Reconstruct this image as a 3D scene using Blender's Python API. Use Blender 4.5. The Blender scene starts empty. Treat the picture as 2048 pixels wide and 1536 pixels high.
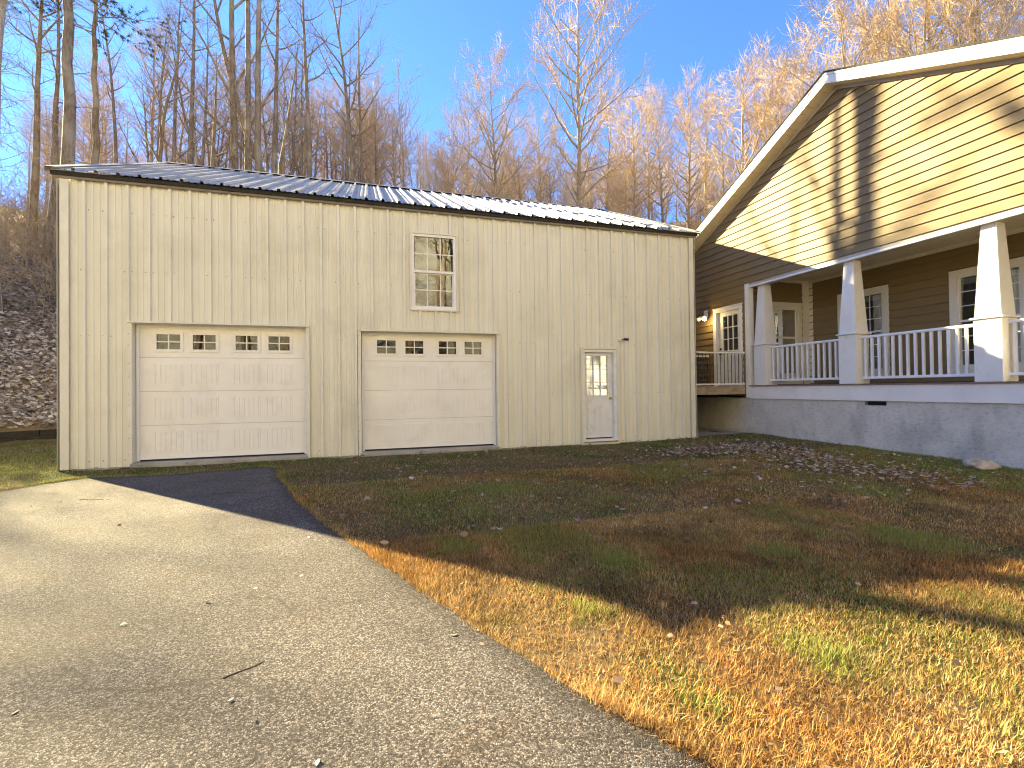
import bpy, math, random
import numpy as np
from mathutils import Vector, Matrix

R = math.radians
scene = bpy.context.scene
C = scene.collection

# ------------------------------------------------------------------ camera
CAM = (4.8089, -9.5516, 1.2265)
YAW, PITCH, ROLL, FPX = 0.29246, 0.01118, -0.01196, 948.5
cam_data = bpy.data.cameras.new('camera')
cam = bpy.data.objects.new('camera', cam_data)
C.objects.link(cam)
_f = Vector((math.sin(YAW)*math.cos(PITCH), math.cos(YAW)*math.cos(PITCH), math.sin(PITCH)))
_r = Vector((math.cos(YAW), -math.sin(YAW), 0))
_u = _r.cross(_f)
_r2 = _r*math.cos(ROLL) + _u*math.sin(ROLL)
_u2 = -_r*math.sin(ROLL) + _u*math.cos(ROLL)
cam.matrix_world = Matrix(((_r2.x, _u2.x, -_f.x, CAM[0]), (_r2.y, _u2.y, -_f.y, CAM[1]), (_r2.z, _u2.z, -_f.z, CAM[2]), (0, 0, 0, 1)))
cam_data.sensor_width = 36.0
cam_data.lens = FPX/2048*36
cam_data.clip_start = 0.05
cam_data.clip_end = 2000
scene.camera = cam

# ------------------------------------------------------------------ sky, sun, exposure
SUN_AZ = 42.5      # degrees from +Y towards -X
SUN_EL = 27.4
world = bpy.data.worlds.new('World')
scene.world = world
world.use_nodes = True
nt = world.node_tree
sky = nt.nodes.new('ShaderNodeTexSky')
sky.sky_type = 'NISHITA'
sky.sun_disc = False
sky.sun_elevation = R(SUN_EL)
sky.sun_rotation = R(360-SUN_AZ)
sky.altitude = 14500
sky.air_density = 1.0
sky.dust_density = 0.1
sky.ozone_density = 6.5
bg = nt.nodes['Background']
bg.inputs['Strength'].default_value = 0.15
nt.links.new(sky.outputs['Color'], bg.inputs['Color'])
sd = bpy.data.lights.new('sun', 'SUN')
sd.energy = 2.85
sd.angle = R(0.55)
sd.color = (1.0, 0.79, 0.48)
sun = bpy.data.objects.new('sun', sd)
C.objects.link(sun)
sun_dir = Vector((math.sin(R(SUN_AZ))*math.cos(R(SUN_EL)), -math.cos(R(SUN_AZ))*math.cos(R(SUN_EL)), -math.sin(R(SUN_EL))))
sun.rotation_euler = sun_dir.to_track_quat('-Z', 'Y').to_euler()
sun.location = (-20, 22, 25)
scene.view_settings.view_transform = 'Standard'
scene.view_settings.look = 'None'
scene.view_settings.gamma = 1
scene.view_settings.exposure = 3.55
scene.view_settings.use_white_balance = True
scene.view_settings.white_balance_temperature = 6800
scene.view_settings.white_balance_tint = -4
scene.view_settings.use_curve_mapping = False
scene.render.engine = 'CYCLES'
scene.cycles.use_denoising = True
scene.cycles.denoising_prefilter = 'ACCURATE'
scene.cycles.denoising_input_passes = 'RGB_ALBEDO_NORMAL'
scene.cycles.filter_width = 1.15
scene.cycles.max_bounces = 6
scene.cycles.diffuse_bounces = 4
scene.cycles.transparent_max_bounces = 12

# ------------------------------------------------------------------ materials
def new_mat(name):
    m = bpy.data.materials.new(name)
    m.use_nodes = True
    t = m.node_tree
    b = t.nodes['Principled BSDF']
    return m, t, b

def n_noise(t, scale, detail=4, rough=.55, vec=None, stretch=None):
    g = t.nodes.new('ShaderNodeNewGeometry')
    v = g.outputs['Position']
    if stretch:
        mp = t.nodes.new('ShaderNodeMapping')
        mp.inputs['Scale'].default_value = stretch
        t.links.new(v, mp.inputs['Vector'])
        v = mp.outputs['Vector']
    n = t.nodes.new('ShaderNodeTexNoise')
    n.inputs['Scale'].default_value = scale
    n.inputs['Detail'].default_value = detail
    n.inputs['Roughness'].default_value = rough
    t.links.new(v, n.inputs['Vector'])
    return n.outputs['Fac']

def n_ramp(t, fac, stops):
    r = t.nodes.new('ShaderNodeValToRGB')
    el = r.color_ramp.elements
    while len(el) < len(stops):
        el.new(0.5)
    for e, (p, c) in zip(el, stops):
        e.position = p
        e.color = (*c, 1) if len(c) == 3 else c
    t.links.new(fac, r.inputs['Fac'])
    return r.outputs['Color']

def n_mix(t, fac, a, b, mode='MIX'):
    m = t.nodes.new('ShaderNodeMix')
    m.data_type = 'RGBA'
    m.blend_type = mode
    for i, v in ((0, fac), (6, a), (7, b)):
        if hasattr(v, 'is_output') or isinstance(v, bpy.types.NodeSocket):
            t.links.new(v, m.inputs[i])
        else:
            m.inputs[i].default_value = v if i == 0 else ((*v, 1) if len(v) == 3 else v)
    return m.outputs[2]

def n_bump(t, b, h, strength, dist=.01):
    n = t.nodes.new('ShaderNodeBump')
    n.inputs['Strength'].default_value = strength
    n.inputs['Distance'].default_value = dist
    t.links.new(h, n.inputs['Height'])
    t.links.new(n.outputs['Normal'], b.inputs['Normal'])

def mat(name, c1, c2=None, scale=4, rough=.6, metal=0, bump=0, bscale=60, stretch=None, c3=None, s3=1.3, spec=.5):
    m, t, b = new_mat(name)
    b.inputs['Roughness'].default_value = rough
    b.inputs['Metallic'].default_value = metal
    b.inputs['Specular IOR Level'].default_value = spec
    if c2:
        col = n_ramp(t, n_noise(t, scale, 5, .6, stretch=stretch), [(.32, c1), (.68, c2)])
        if c3:
            f = n_ramp(t, n_noise(t, s3, 6, .65), [(.5, (0, 0, 0)), (.68, (1, 1, 1))])
            col = n_mix(t, f, col, c3)
        t.links.new(col, b.inputs['Base Color'])
    else:
        b.inputs['Base Color'].default_value = (*c1, 1)
    if bump:
        n_bump(t, b, n_noise(t, bscale, 4, .6), bump)
    return m

M = {}
M['panel'] = mat('garage_wall_metal', (.70, .69, .60), (.79, .78, .69), 1.1, .45, stretch=(5, 5, .35), c3=(.65, .64, .55), s3=.7)
M['tan_trim'] = mat('tan_trim', (.67, .655, .56), (.75, .74, .65), 3, .45)
M['rust'] = mat('screw_head', (.30, .26, .19), (.42, .38, .30), 20, .5, metal=.5)
M['roof'] = mat('galvalume_roof', (.36, .36, .36), (.46, .455, .45), 2.5, .5, metal=.08, bump=.02, bscale=2, c3=(.29, .29, .29), s3=.8)
M['dark_band'] = mat('near_black_band', (.012, .011, .010), (.03, .026, .022), 8, .8)  # near-black band along the roof edge and under the ridge cap
M['brown_trim'] = mat('brown_eave_trim', (.14, .12, .095), (.2, .175, .14), 5, .5)
M['gdoor'] = mat('garage_door_white', (.82, .815, .79), (.87, .865, .845), 1.5, .5, bump=.04, bscale=90, c3=(.78, .77, .74), s3=2.3)
M['white'] = mat('white_vinyl', (.78, .78, .79), (.84, .84, .84), 3, .4)
M['white_steel'] = mat('white_steel_door', (.70, .72, .76), (.77, .78, .80), 2, .4, c3=(.62, .62, .6), s3=5)
M['white_wood'] = mat('white_painted_wood', (.76, .74, .70), (.84, .82, .78), 2.5, .55, c3=(.72, .70, .64), s3=5, bump=.05, bscale=40)
M['white_rim'] = mat('white_rim_board', (.80, .77, .73), (.86, .83, .80), 1.2, .5, c3=(.76, .73, .69), s3=2)
M['cream'] = mat('cream_window_trim', (.70, .66, .57), (.76, .72, .63), 2, .5)
M['alu'] = mat('white_aluminium_fascia', (.76, .74, .70), (.82, .80, .76), 1.5, .35, c3=(.70, .66, .58), s3=3)
M['soffit'] = mat('beige_soffit', (.66, .60, .47), (.72, .66, .53), 3, .5)
M['frieze'] = mat('grey_frieze', (.42, .39, .35), (.48, .45, .41), 3, .5)
M['siding'] = mat('taupe_siding', (0.199, 0.139, 0.060), (0.227, 0.161, 0.071), 1.2, .62, bump=.12, bscale=25, stretch=(6, 1, 9), c3=(0.203, 0.143, 0.066), s3=1.8)
M['siding_b'] = mat('taupe_siding_faded', (0.210, 0.146, 0.063), (0.238, 0.168, 0.074), 1.4, .62, bump=.12, bscale=25, stretch=(6, 1, 9), c3=(0.217, 0.154, 0.070), s3=2.2)
M['siding_c'] = mat('taupe_siding_dark', (0.189, 0.132, 0.057), (0.217, 0.154, 0.069), 1.1, .62, bump=.12, bscale=25, stretch=(6, 1, 9), c3=(0.193, 0.136, 0.063), s3=1.6)
M['shell'] = mat('house_sheathing', (.12, .1, .08), (.15, .12, .1), 3, .9)
M['shingle'] = mat('roof_shingle', (.025, .024, .024), (.06, .055, .05), 18, .9, bump=.4, bscale=50)
M['deckwood'] = mat('weathered_wood', (.30, .23, .15), (.42, .34, .24), 3, .75, bump=.2, bscale=20, stretch=(1.5, 8, 8), c3=(.18, .14, .09), s3=5)
M['deckboard'] = mat('grey_deck_board', (.16, .12, .09), (.24, .18, .13), 4, .75, bump=.2, bscale=25, stretch=(8, 1.5, 8))
M['black'] = mat('black_metal', (.012, .012, .013), None, rough=.4)
M['dark'] = mat('unlit_interior_black', (.010, .010, .011), None, rough=.9)  # near-black colour stands in for the unlit interiors behind the panes
M['brass'] = mat('satin_brass', (.55, .43, .22), (.65, .52, .3), 20, .3, metal=.9)
M['rubber'] = mat('black_rubber', (.015, .015, .015), None, rough=.7)
M['concrete'] = mat('concrete', (.34, .33, .31), (.45, .43, .40), 2, .8, bump=.15, bscale=40, c3=(.26, .25, .23), s3=1.5)
M['blind'] = mat('window_blind', (.62, .60, .55), (.7, .68, .62), 3, .6)
M['rock'] = mat('limestone_rock', (.36, .31, .25), (.55, .49, .41), 9, .85, bump=.6, bscale=25, c3=(.22, .19, .15), s3=8)
M['timber'] = mat('dark_old_timber', (.018, .015, .012), (.045, .037, .03), 5, .9, bump=.4, bscale=30, stretch=(2, 2, 10))
M['vent'] = mat('vent_metal', (.02, .02, .02), None, rough=.6)
M['stick'] = mat('dry_stick', (.09, .06, .035), (.16, .11, .07), 30, .8)

# stucco / parged foundation with trowel marks and damp stains
m, t, b = new_mat('parged_foundation')
b.inputs['Roughness'].default_value = .85
base = n_ramp(t, n_noise(t, 2.2, 8, .65), [(.3, (.57, .535, .47)), (.7, (.74, .70, .63))])
st = n_ramp(t, n_noise(t, 1.1, 6, .6, stretch=(1, 1.1, .45)), [(.51, (0, 0, 0)), (.68, (.9, .9, .9))])
base = n_mix(t, st, base, (.37, .35, .315))
tr = n_noise(t, 16, 7, .75, stretch=(1, .8, 1.5))
trc = n_ramp(t, tr, [(.36, (.62, .62, .62)), (.5, (1, 1, 1))])
base = n_mix(t, .65, base, trc, 'MULTIPLY')
t.links.new(base, b.inputs['Base Color'])
n_bump(t, b, tr, .7, .03)
M['parge'] = m

# glass: clear panes that mirror the trees across the drive
def glass(name, tint, refl, rough=.0):
    m, t, b = new_mat(name)
    out = t.nodes['Material Output']
    t.nodes.remove(b)
    tr = t.nodes.new('ShaderNodeBsdfTransparent')
    tr.inputs['Color'].default_value = (*tint, 1)
    gl = t.nodes.new('ShaderNodeBsdfGlossy')
    gl.inputs['Roughness'].default_value = rough
    gl.inputs['Color'].default_value = (.95, .97, 1, 1)
    bp = t.nodes.new('ShaderNodeBump')
    bp.inputs['Strength'].default_value = .025
    bp.inputs['Distance'].default_value = .02
    t.links.new(n_noise(t, 3, 2, .4), bp.inputs['Height'])
    t.links.new(bp.outputs['Normal'], gl.inputs['Normal'])
    fr = t.nodes.new('ShaderNodeFresnel')
    fr.inputs['IOR'].default_value = 1.5
    ad = t.nodes.new('ShaderNodeMath')
    ad.operation = 'ADD'
    ad.use_clamp = True
    ad.inputs[1].default_value = refl
    t.links.new(fr.outputs['Fac'], ad.inputs[0])
    mx = t.nodes.new('ShaderNodeMixShader')
    t.links.new(ad.outputs[0], mx.inputs['Fac'])
    t.links.new(tr.outputs[0], mx.inputs[1])
    t.links.new(gl.outputs[0], mx.inputs[2])
    t.links.new(mx.outputs[0], out.inputs['Surface'])
    return m
M['glass'] = glass('window_glass', (.75, .8, .8), .12)
M['glass_up'] = glass('coated_window_glass', (.35, .4, .43), .11)
M['glass_entry'] = glass('entry_door_glass', (.4, .42, .42), .38)
M['glass_dim'] = glass('garage_door_glass', (.3, .3, .3), .03)

# bark, twigs
def bark(name, c1, c2, moss=None):
    m, t, b = new_mat(name)
    b.inputs['Roughness'].default_value = .9
    b.inputs['Specular IOR Level'].default_value = .2
    n = n_noise(t, 7, 6, .7, stretch=(2.5, 2.5, .5))
    c = n_ramp(t, n, [(.34, c1), (.62, c2)])
    p = n_ramp(t, n_noise(t, 1.3, 3), [(.5, (0, 0, 0)), (.66, (1, 1, 1))])
    c = n_mix(t, p, c, moss or tuple(.5*(a+b_) for a, b_ in zip(c1, c2)))
    t.links.new(c, b.inputs['Base Color'])
    n_bump(t, b, n, .6, .03)
    return m
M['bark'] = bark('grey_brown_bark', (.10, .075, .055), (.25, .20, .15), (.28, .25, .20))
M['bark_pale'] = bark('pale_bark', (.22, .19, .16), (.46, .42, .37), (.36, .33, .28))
M['bark_far'] = bark('sunlit_bark', (.20, .155, .105), (.38, .31, .22), (.36, .31, .24))  # lighter copy of the bark colour, with sunlight put in
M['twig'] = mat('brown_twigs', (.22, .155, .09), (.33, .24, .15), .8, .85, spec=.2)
M['twig_far'] = mat('sunlit_twigs', (.43, .305, .165), (.58, .43, .25), .5, .85, spec=.2)  # lighter copy of the twig colour, golden sunlight put in
M['vine'] = mat('grey_vines', (.24, .19, .14), (.38, .31, .235), 1.0, .9, spec=.2)
M['needle'] = mat('pine_needles', (.035, .055, .02), (.075, .095, .035), 1.5, .7, spec=.2)

def attr_mat(name, attr='col', rough=.8, trans=0.0):
    m, t, b = new_mat(name)
    a = t.nodes.new('ShaderNodeAttribute')
    a.attribute_name = attr
    b.inputs['Roughness'].default_value = rough
    b.inputs['Specular IOR Level'].default_value = .25
    t.links.new(a.outputs['Color'], b.inputs['Base Color'])
    if trans:
        out = t.nodes['Material Output']
        tl = t.nodes.new('ShaderNodeBsdfTranslucent')
        t.links.new(a.outputs['Color'], tl.inputs['Color'])
        mx = t.nodes.new('ShaderNodeMixShader')
        mx.inputs['Fac'].default_value = trans
        t.links.new(b.outputs[0], mx.inputs[1])
        t.links.new(tl.outputs[0], mx.inputs[2])
        t.links.new(mx.outputs[0], out.inputs['Surface'])
    return m
M['grass'] = attr_mat('grass_blades', trans=.35)
M['leaf'] = attr_mat('fallen_leaves', trans=.12)

# lawn / woodland floor
m, t, b = new_mat('ground_cover')
b.inputs['Roughness'].default_value = .95
b.inputs['Specular IOR Level'].default_value = .1
za = t.nodes.new('ShaderNodeAttribute')
za.attribute_name = 'litter'
soil = n_ramp(t, n_noise(t, 26, 8, .75), [(.3, (.055, .038, .024)), (.5, (.135, .095, .055)), (.7, (.24, .175, .105))])
grn = n_ramp(t, n_noise(t, 1.0, 5, .6), [(.48, (0, 0, 0)), (.62, (1, 1, 1))])
soil = n_mix(t, grn, soil, n_ramp(t, n_noise(t, 40, 5, .7), [(.3, (.035, .045, .014)), (.7, (.10, .12, .035))]))
lit = n_ramp(t, n_noise(t, 5, 8, .8), [(.3, (.11, .08, .055)), (.5, (.24, .175, .115)), (.72, (.40, .30, .20))])
pa = t.nodes.new('ShaderNodeAttribute')
pa.attribute_name = 'bounce_slope'
bounce_col = n_ramp(t, n_noise(t, 3, 8, .8), [(.3, (.30, .285, .24)), (.5, (.43, .415, .365)), (.72, (.54, .525, .475))])  # pale slope behind the camera, added to bounce sunlight onto the garage
gcol = n_mix(t, pa.outputs['Fac'], n_mix(t, za.outputs['Fac'], soil, lit), bounce_col)
t.links.new(gcol, b.inputs['Base Color'])
n_bump(t, b, n_noise(t, 30, 8, .75), .8, .04)
M['ground'] = m

# worn chip-seal drive
m, t, b = new_mat('chip_seal_asphalt')
b.inputs['Roughness'].default_value = .8
b.inputs['Specular IOR Level'].default_value = .35
geo = t.nodes.new('ShaderNodeNewGeometry')
vo = t.nodes.new('ShaderNodeTexVoronoi')
vo.inputs['Scale'].default_value = 130
t.links.new(geo.outputs['Position'], vo.inputs['Vector'])
vo2 = t.nodes.new('ShaderNodeTexVoronoi')
vo2.feature = 'DISTANCE_TO_EDGE'
vo2.inputs['Scale'].default_value = 130
t.links.new(geo.outputs['Position'], vo2.inputs['Vector'])
sep = t.nodes.new('ShaderNodeSeparateColor')
t.links.new(vo.outputs['Color'], sep.inputs['Color'])
chip = n_ramp(t, sep.outputs['Red'], [(0, (.042, .036, .037)), (.3, (.12, .106, .108)), (.65, (.245, .22, .224)), (1, (.52, .48, .485))])
edge = n_ramp(t, vo2.outputs['Distance'], [(.03, (.22, .20, .18)), (.16, (1, 1, 1))])
chip = n_mix(t, 1.0, chip, edge, 'MULTIPLY')
big = n_ramp(t, n_noise(t, .75, 6, .65), [(.33, (.50, .465, .45)), (.62, (1, 1, 1))])
chip = n_mix(t, .8, chip, big, 'MULTIPLY')
rst = n_ramp(t, n_noise(t, 1.6, 5, .6), [(.55, (0, 0, 0)), (.75, (.55, .55, .55))])
chip = n_mix(t, rst, chip, n_mix(t, 1.0, chip, (1.0, .78, .58), 'MULTIPLY'))
ea = t.nodes.new('ShaderNodeAttribute')
ea.attribute_name = 'edge'
en = n_noise(t, 6, 5, .7)
em = t.nodes.new('ShaderNodeMath')
em.operation = 'MULTIPLY'
t.links.new(ea.outputs['Fac'], em.inputs[0])
t.links.new(n_ramp(t, en, [(.3, (.4, .4, .4)), (.6, (1, 1, 1))]), em.inputs[1])
chip = n_mix(t, em.outputs[0], chip, n_mix(t, 1.0, chip, (.28, .27, .27), 'MULTIPLY'))
wn = t.nodes.new('ShaderNodeTexNoise')
wn.inputs['Scale'].default_value = 2.5
t.links.new(geo.outputs['Position'], wn.inputs['Vector'])
wv = t.nodes.new('ShaderNodeVectorMath')
wv.operation = 'MULTIPLY_ADD'
wv.inputs[1].default_value = (.5, .5, .5)
t.links.new(wn.outputs['Color'], wv.inputs[0])
t.links.new(geo.outputs['Position'], wv.inputs[2])
ck = t.nodes.new('ShaderNodeTexVoronoi')
ck.feature = 'DISTANCE_TO_EDGE'
ck.inputs['Scale'].default_value = .42
t.links.new(wv.outputs[0], ck.inputs['Vector'])
ckm = n_ramp(t, ck.outputs['Distance'], [(.001, (.8, .8, .8)), (.006, (0, 0, 0))])
ckg = n_ramp(t, n_noise(t, .9, 4), [(.47, (0, 0, 0)), (.56, (1, 1, 1))])
chip = n_mix(t, n_mix(t, 1.0, ckm, ckg, 'MULTIPLY'), chip, (.035, .03, .028))
t.links.new(chip, b.inputs['Base Color'])
n_bump(t, b, vo2.outputs['Distance'], .9, .02)
M['asphalt'] = m

def emit(name, col, s):
    m, t, b = new_mat(name)
    b.inputs['Base Color'].default_value = (*col, 1)
    b.inputs['Emission Color'].default_value = (*col, 1)
    b.inputs['Emission Strength'].default_value = s
    return m
M['lamp'] = emit('lit_lamp_lens', (1.0, .78, .42), 14)
M['lamp_off'] = mat('unlit_lamp_lens', (.7, .68, .62), None, rough=.2)

# ------------------------------------------------------------------ mesh helpers
WL = {}          # world location of every parent (parents are never rotated)

def link(o, parent=None, loc=(0, 0, 0)):
    C.objects.link(o)
    if parent:
        o.parent = parent
        pw = WL[parent.name]
        o.location = Vector(loc) - pw
    else:
        o.location = loc
    WL[o.name] = Vector(loc)
    return o

def tag(o, label=None, cat=None, group=None, kind=None):
    if label: o['label'] = label
    if cat: o['category'] = cat
    if group: o['group'] = group
    if kind: o['kind'] = kind
    return o

def empty(name, loc, parent=None):
    return link(bpy.data.objects.new(name, None), parent, loc)

class MB:
    def __init__(self):
        self.v = []; self.f = []
    def quad(self, *pts):
        n = len(self.v); self.v += [tuple(p) for p in pts]; self.f.append(tuple(range(n, n+len(pts))))
    def box(self, x0, x1, y0, y1, z0, z1):
        n = len(self.v)
        self.v += [(x, y, z) for z in (z0, z1) for y in (y0, y1) for x in (x0, x1)]
        for q in ((0, 2, 3, 1), (4, 5, 7, 6), (0, 1, 5, 4), (2, 6, 7, 3), (0, 4, 6, 2), (1, 3, 7, 5)):
            self.f.append(tuple(n+i for i in q))
        return self
    def bm(self, mp, u0, u1, n0, n1, z0, z1):
        n = len(self.v)
        self.v += [mp(u, h, z) for z in (z0, z1) for h in (n0, n1) for u in (u0, u1)]
        for q in ((0, 2, 3, 1), (4, 5, 7, 6), (0, 1, 5, 4), (2, 6, 7, 3), (0, 4, 6, 2), (1, 3, 7, 5)):
            self.f.append(tuple(n+i for i in q))
        return self
    def prism(self, a, b):
        """closed solid between two matching polygons"""
        n = len(self.v); k = len(a)
        self.v += [tuple(p) for p in a] + [tuple(p) for p in b]
        self.f.append(tuple(range(n, n+k)))
        self.f.append(tuple(range(n+2*k-1, n+k-1, -1)))
        for i in range(k):
            j = (i+1) % k
            self.f.append((n+i, n+k+i, n+k+j, n+j))
        return self
    def tube(self, pts, rad, sides=6, caps=False):
        n0 = len(self.v); m = len(pts)
        pts = [Vector(p) for p in pts]
        up = Vector((0.31, .17, .93))
        for i in range(m):
            d = (pts[min(i+1, m-1)] - pts[max(i-1, 0)])
            d.normalize()
            a = d.cross(up)
            if a.length < .05: a = d.cross(Vector((1, 0, 0)))
            a.normalize(); b = d.cross(a)
            for k in range(sides):
                an = 2*math.pi*k/sides
                self.v.append(tuple(pts[i] + (a*math.cos(an) + b*math.sin(an))*rad[i]))
        for i in range(m-1):
            for k in range(sides):
                k2 = (k+1) % sides
                self.f.append((n0+i*sides+k, n0+i*sides+k2, n0+(i+1)*sides+k2, n0+(i+1)*sides+k))
        if caps:
            self.f.append(tuple(range(n0, n0+sides)))
            self.f.append(tuple(range(n0+(m-1)*sides, n0+m*sides)))
        return self
    def mesh(self, name, mt, smooth=False, origin=(0, 0, 0)):
        me = bpy.data.meshes.new(name)
        ox, oy, oz = origin
        me.from_pydata([(x-ox, y-oy, z-oz) for x, y, z in self.v], [], self.f)
        if smooth: me.polygons.foreach_set('use_smooth', [True]*len(me.polygons))
        me.materials.append(M[mt] if isinstance(mt, str) else mt)
        me.update()
        return me
    def build(self, name, mt, parent=None, smooth=False, origin=None, label=None):
        if origin is None:
            a = np.array(self.v); origin = ((a[:, 0].min()+a[:, 0].max())/2, (a[:, 1].min()+a[:, 1].max())/2, a[:, 2].min())
        o = link(bpy.data.objects.new(name, self.mesh(name, mt, smooth, origin)), parent, origin)
        if label: o['label'] = label
        return o

def copy_at(me, name, parent, loc, rotz=0, label=None):
    o = link(bpy.data.objects.new(name, me), parent, loc)
    if rotz: o.rotation_euler = (0, 0, rotz)
    if label: o['label'] = label
    return o

# ------------------------------------------------------------------ terrain
def sm(a, b, x):
    t = np.clip((x-a)/(b-a), 0, 1)
    return t*t*(3-2*t)

def ghz(x, y):
    x = np.asarray(x, float); y = np.asarray(y, float)
    z = -.02 + .015*np.minimum(y, 0) + .07*sm(9, 14, x)*sm(-9, -2, y)
    d = (x+3.3)*-.63 + (y-5.25)*.78
    sl = .3 + .45*sm(-25, 10, x)
    a = np.where(d > 0, .40*sm(0, .35, d) + .66*np.minimum(d, 8.5) + sl*np.maximum(0, d-8.5), 0)
    d2 = (y-13)*.9 + (x-27)*.3
    a = np.maximum(a, .55*np.maximum(0, d2))
    a = np.maximum(a, np.minimum(.95*np.maximum(0, -y-19), 36))  # unseen hill behind the camera, raised to throw sunlight back at the fronts
    a = np.where(a > 34, 34 + (a-34)*.15, a)
    return z + a

def gh(x, y):
    return float(ghz(x, y))

def vnoise(x, y, s, seed):
    x = np.asarray(x)/s; y = np.asarray(y)/s
    xi = np.floor(x).astype(int); yi = np.floor(y).astype(int)
    fx = x-xi; fy = y-yi
    fx = fx*fx*(3-2*fx); fy = fy*fy*(3-2*fy)
    def hs(a, b):
        h = (a*374761393 + b*668265263 + seed*974711) & 0x7fffffff
        h = ((h ^ (h >> 13))*1274126177) & 0x7fffffff
        return ((h ^ (h >> 16)) & 0xffff)/65535.
    return (hs(xi, yi)*(1-fx)+hs(xi+1, yi)*fx)*(1-fy)+(hs(xi, yi+1)*(1-fx)+hs(xi+1, yi+1)*fx)*fy

# driveway outline (world metres), anticlockwise from its far right corner
DR_RIGHT = [(3.26, -.84), (3.52, -1.8), (3.82, -2.89), (4.06, -3.65), (4.32, -4.33), (4.64, -5.15), (4.95, -5.89), (5.17, -6.44), (5.46, -7.12), (5.67, -7.56), (5.83, -7.84), (5.99, -8.11), (6.4, -8.9), (7.1, -10.2), (8.4, -12.2), (10.5, -14.6)]
DR_LEFT = [(4.5, -17.5), (-1, -16.5), (-5, -14.0), (-9, -11.0), (-13, -9.2), (-13, -5.6), (-8, -5.4), (-4, -4.2), (-1.6, -2.9), (-.5, -2.1), (.17, -1.62), (.45, -1.2), (.75, -.95), (1.3, -.98), (1.82, -1.05), (2.45, -.93)]
def smooth_poly(pts, n=4):
    out = []; k = len(pts)
    for i in range(k):
        p0, p1, p2, p3 = (np.array(pts[(i+j-1) % k]) for j in range(4))
        for s in range(n):
            t = s/n
            out.append(tuple(.5*((2*p1)+(-p0+p2)*t+(2*p0-5*p1+4*p2-p3)*t*t+(-p0+3*p1-3*p2+p3)*t**3)))
    return out
DRIVE = smooth_poly(list(reversed(DR_RIGHT+DR_LEFT)), 3)
_rng = random.Random(5)
DRIVE = [(x+_rng.uniform(-.015, .015), y+_rng.uniform(-.015, .015)) for x, y in DRIVE]
DPX = np.array([p[0] for p in DRIVE]); DPY = np.array([p[1] for p in DRIVE])

def in_drive(x, y):
    x = np.asarray(x); y = np.asarray(y)
    ins = np.zeros(x.shape, bool)
    j = len(DPX)-1
    for i in range(len(DPX)):
        c = ((DPY[i] > y) != (DPY[j] > y))
        xi = (DPX[j]-DPX[i])*(y-DPY[i])/((DPY[j]-DPY[i]) or 1e-9)+DPX[i]
        ins ^= (c & (x < xi))
        j = i
    return ins

def build_ground():
    xs = np.concatenate([np.arange(-120, -20, 4), np.arange(-20, -8, 1), np.arange(-8, 16, .25), np.arange(16, 34, 1), np.arange(34, 131, 4)])
    ys = np.concatenate([np.arange(-80, -14, 4), np.arange(-14, -10, .5), np.arange(-10, 16, .25), np.arange(16, 40, 1), np.arange(40, 161, 4)])
    X, Y = np.meshgrid(xs, ys)
    Z = ghz(X, Y)
    near = (X > -9) & (X < 15) & (Y < 5)
    dr = in_drive(X, Y)
    Z = Z + np.where(near & ~dr, (vnoise(X, Y, .5, 3)-.5)*.03, 0)
    far = Z > .6
    Z = Z + np.where(far, (vnoise(X, Y, 1.7, 9)-.5)*.45, 0)
    v = np.stack([X.ravel(), Y.ravel(), Z.ravel()], 1)
    w, h = len(xs), len(ys)
    idx = np.arange(w*h).reshape(h, w)
    f = np.stack([idx[:-1, :-1].ravel(), idx[:-1, 1:].ravel(), idx[1:, 1:].ravel(), idx[1:, :-1].ravel()], 1)
    me = bpy.data.meshes.new('ground')
    me.from_pydata(v.tolist(), [], f.tolist())
    me.polygons.foreach_set('use_smooth', [True]*len(me.polygons))
    at = me.attributes.new('litter', 'FLOAT', 'POINT')
    d = (X+3.3)*-.63 + (Y-5.25)*.78
    lit = np.clip(np.maximum(d/.4, np.maximum((Y-10)/2, (-Y-14)/3)), 0, 1)
    at.data.foreach_set('value', lit.ravel().astype(np.float32))
    ap = me.attributes.new('bounce_slope', 'FLOAT', 'POINT')
    ap.data.foreach_set('value', np.clip((-Y-18)/3, 0, 1).ravel().astype(np.float32))  # mask of the added bounce slope
    me.materials.append(M['ground'])
    o = link(bpy.data.objects.new('ground', me))
    tag(o, kind='structure')
build_ground()

def build_drive():
    pts = [Vector((x, y, 0)) for x, y in DRIVE]
    k = len(pts); ins = []
    for i in range(k):
        tdir = (pts[(i+1) % k]-pts[i-1]).normalized()
        nrm = Vector((-tdir.y, tdir.x, 0))
        q = pts[i]+nrm*.16
        ins.append(q)
    if not in_drive(np.array([ins[k//2].x]), np.array([ins[k//2].y]))[0]:
        ins = [pts[i]*2-ins[i] for i in range(k)]
    z = lambda p, o=0: (p.x, p.y, -.02+.015*min(p.y, 0)+.016+o)
    v = [z(p) for p in ins]+[z(p) for p in pts]+[z(p, -.06) for p in pts]
    f = [tuple(range(k))]
    for i in range(k):
        j = (i+1) % k
        f.append((i, j, k+j, k+i)); f.append((k+i, k+j, 2*k+j, 2*k+i))
    me = bpy.data.meshes.new('driveway')
    me.from_pydata(v, [], f)
    at = me.attributes.new('edge', 'FLOAT', 'POINT')
    at.data.foreach_set('value', np.array([0]*k+[1]*(2*k), np.float32))
    me.materials.append(M['asphalt'])
    import bmesh
    bm = bmesh.new(); bm.from_mesh(me)
    bmesh.ops.triangulate(bm, faces=[fc for fc in bm.faces if len(fc.verts) > 4])
    bm.to_mesh(me); bm.free()
    tag(link(bpy.data.objects.new('driveway', me)), kind='structure')
build_drive()

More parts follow.
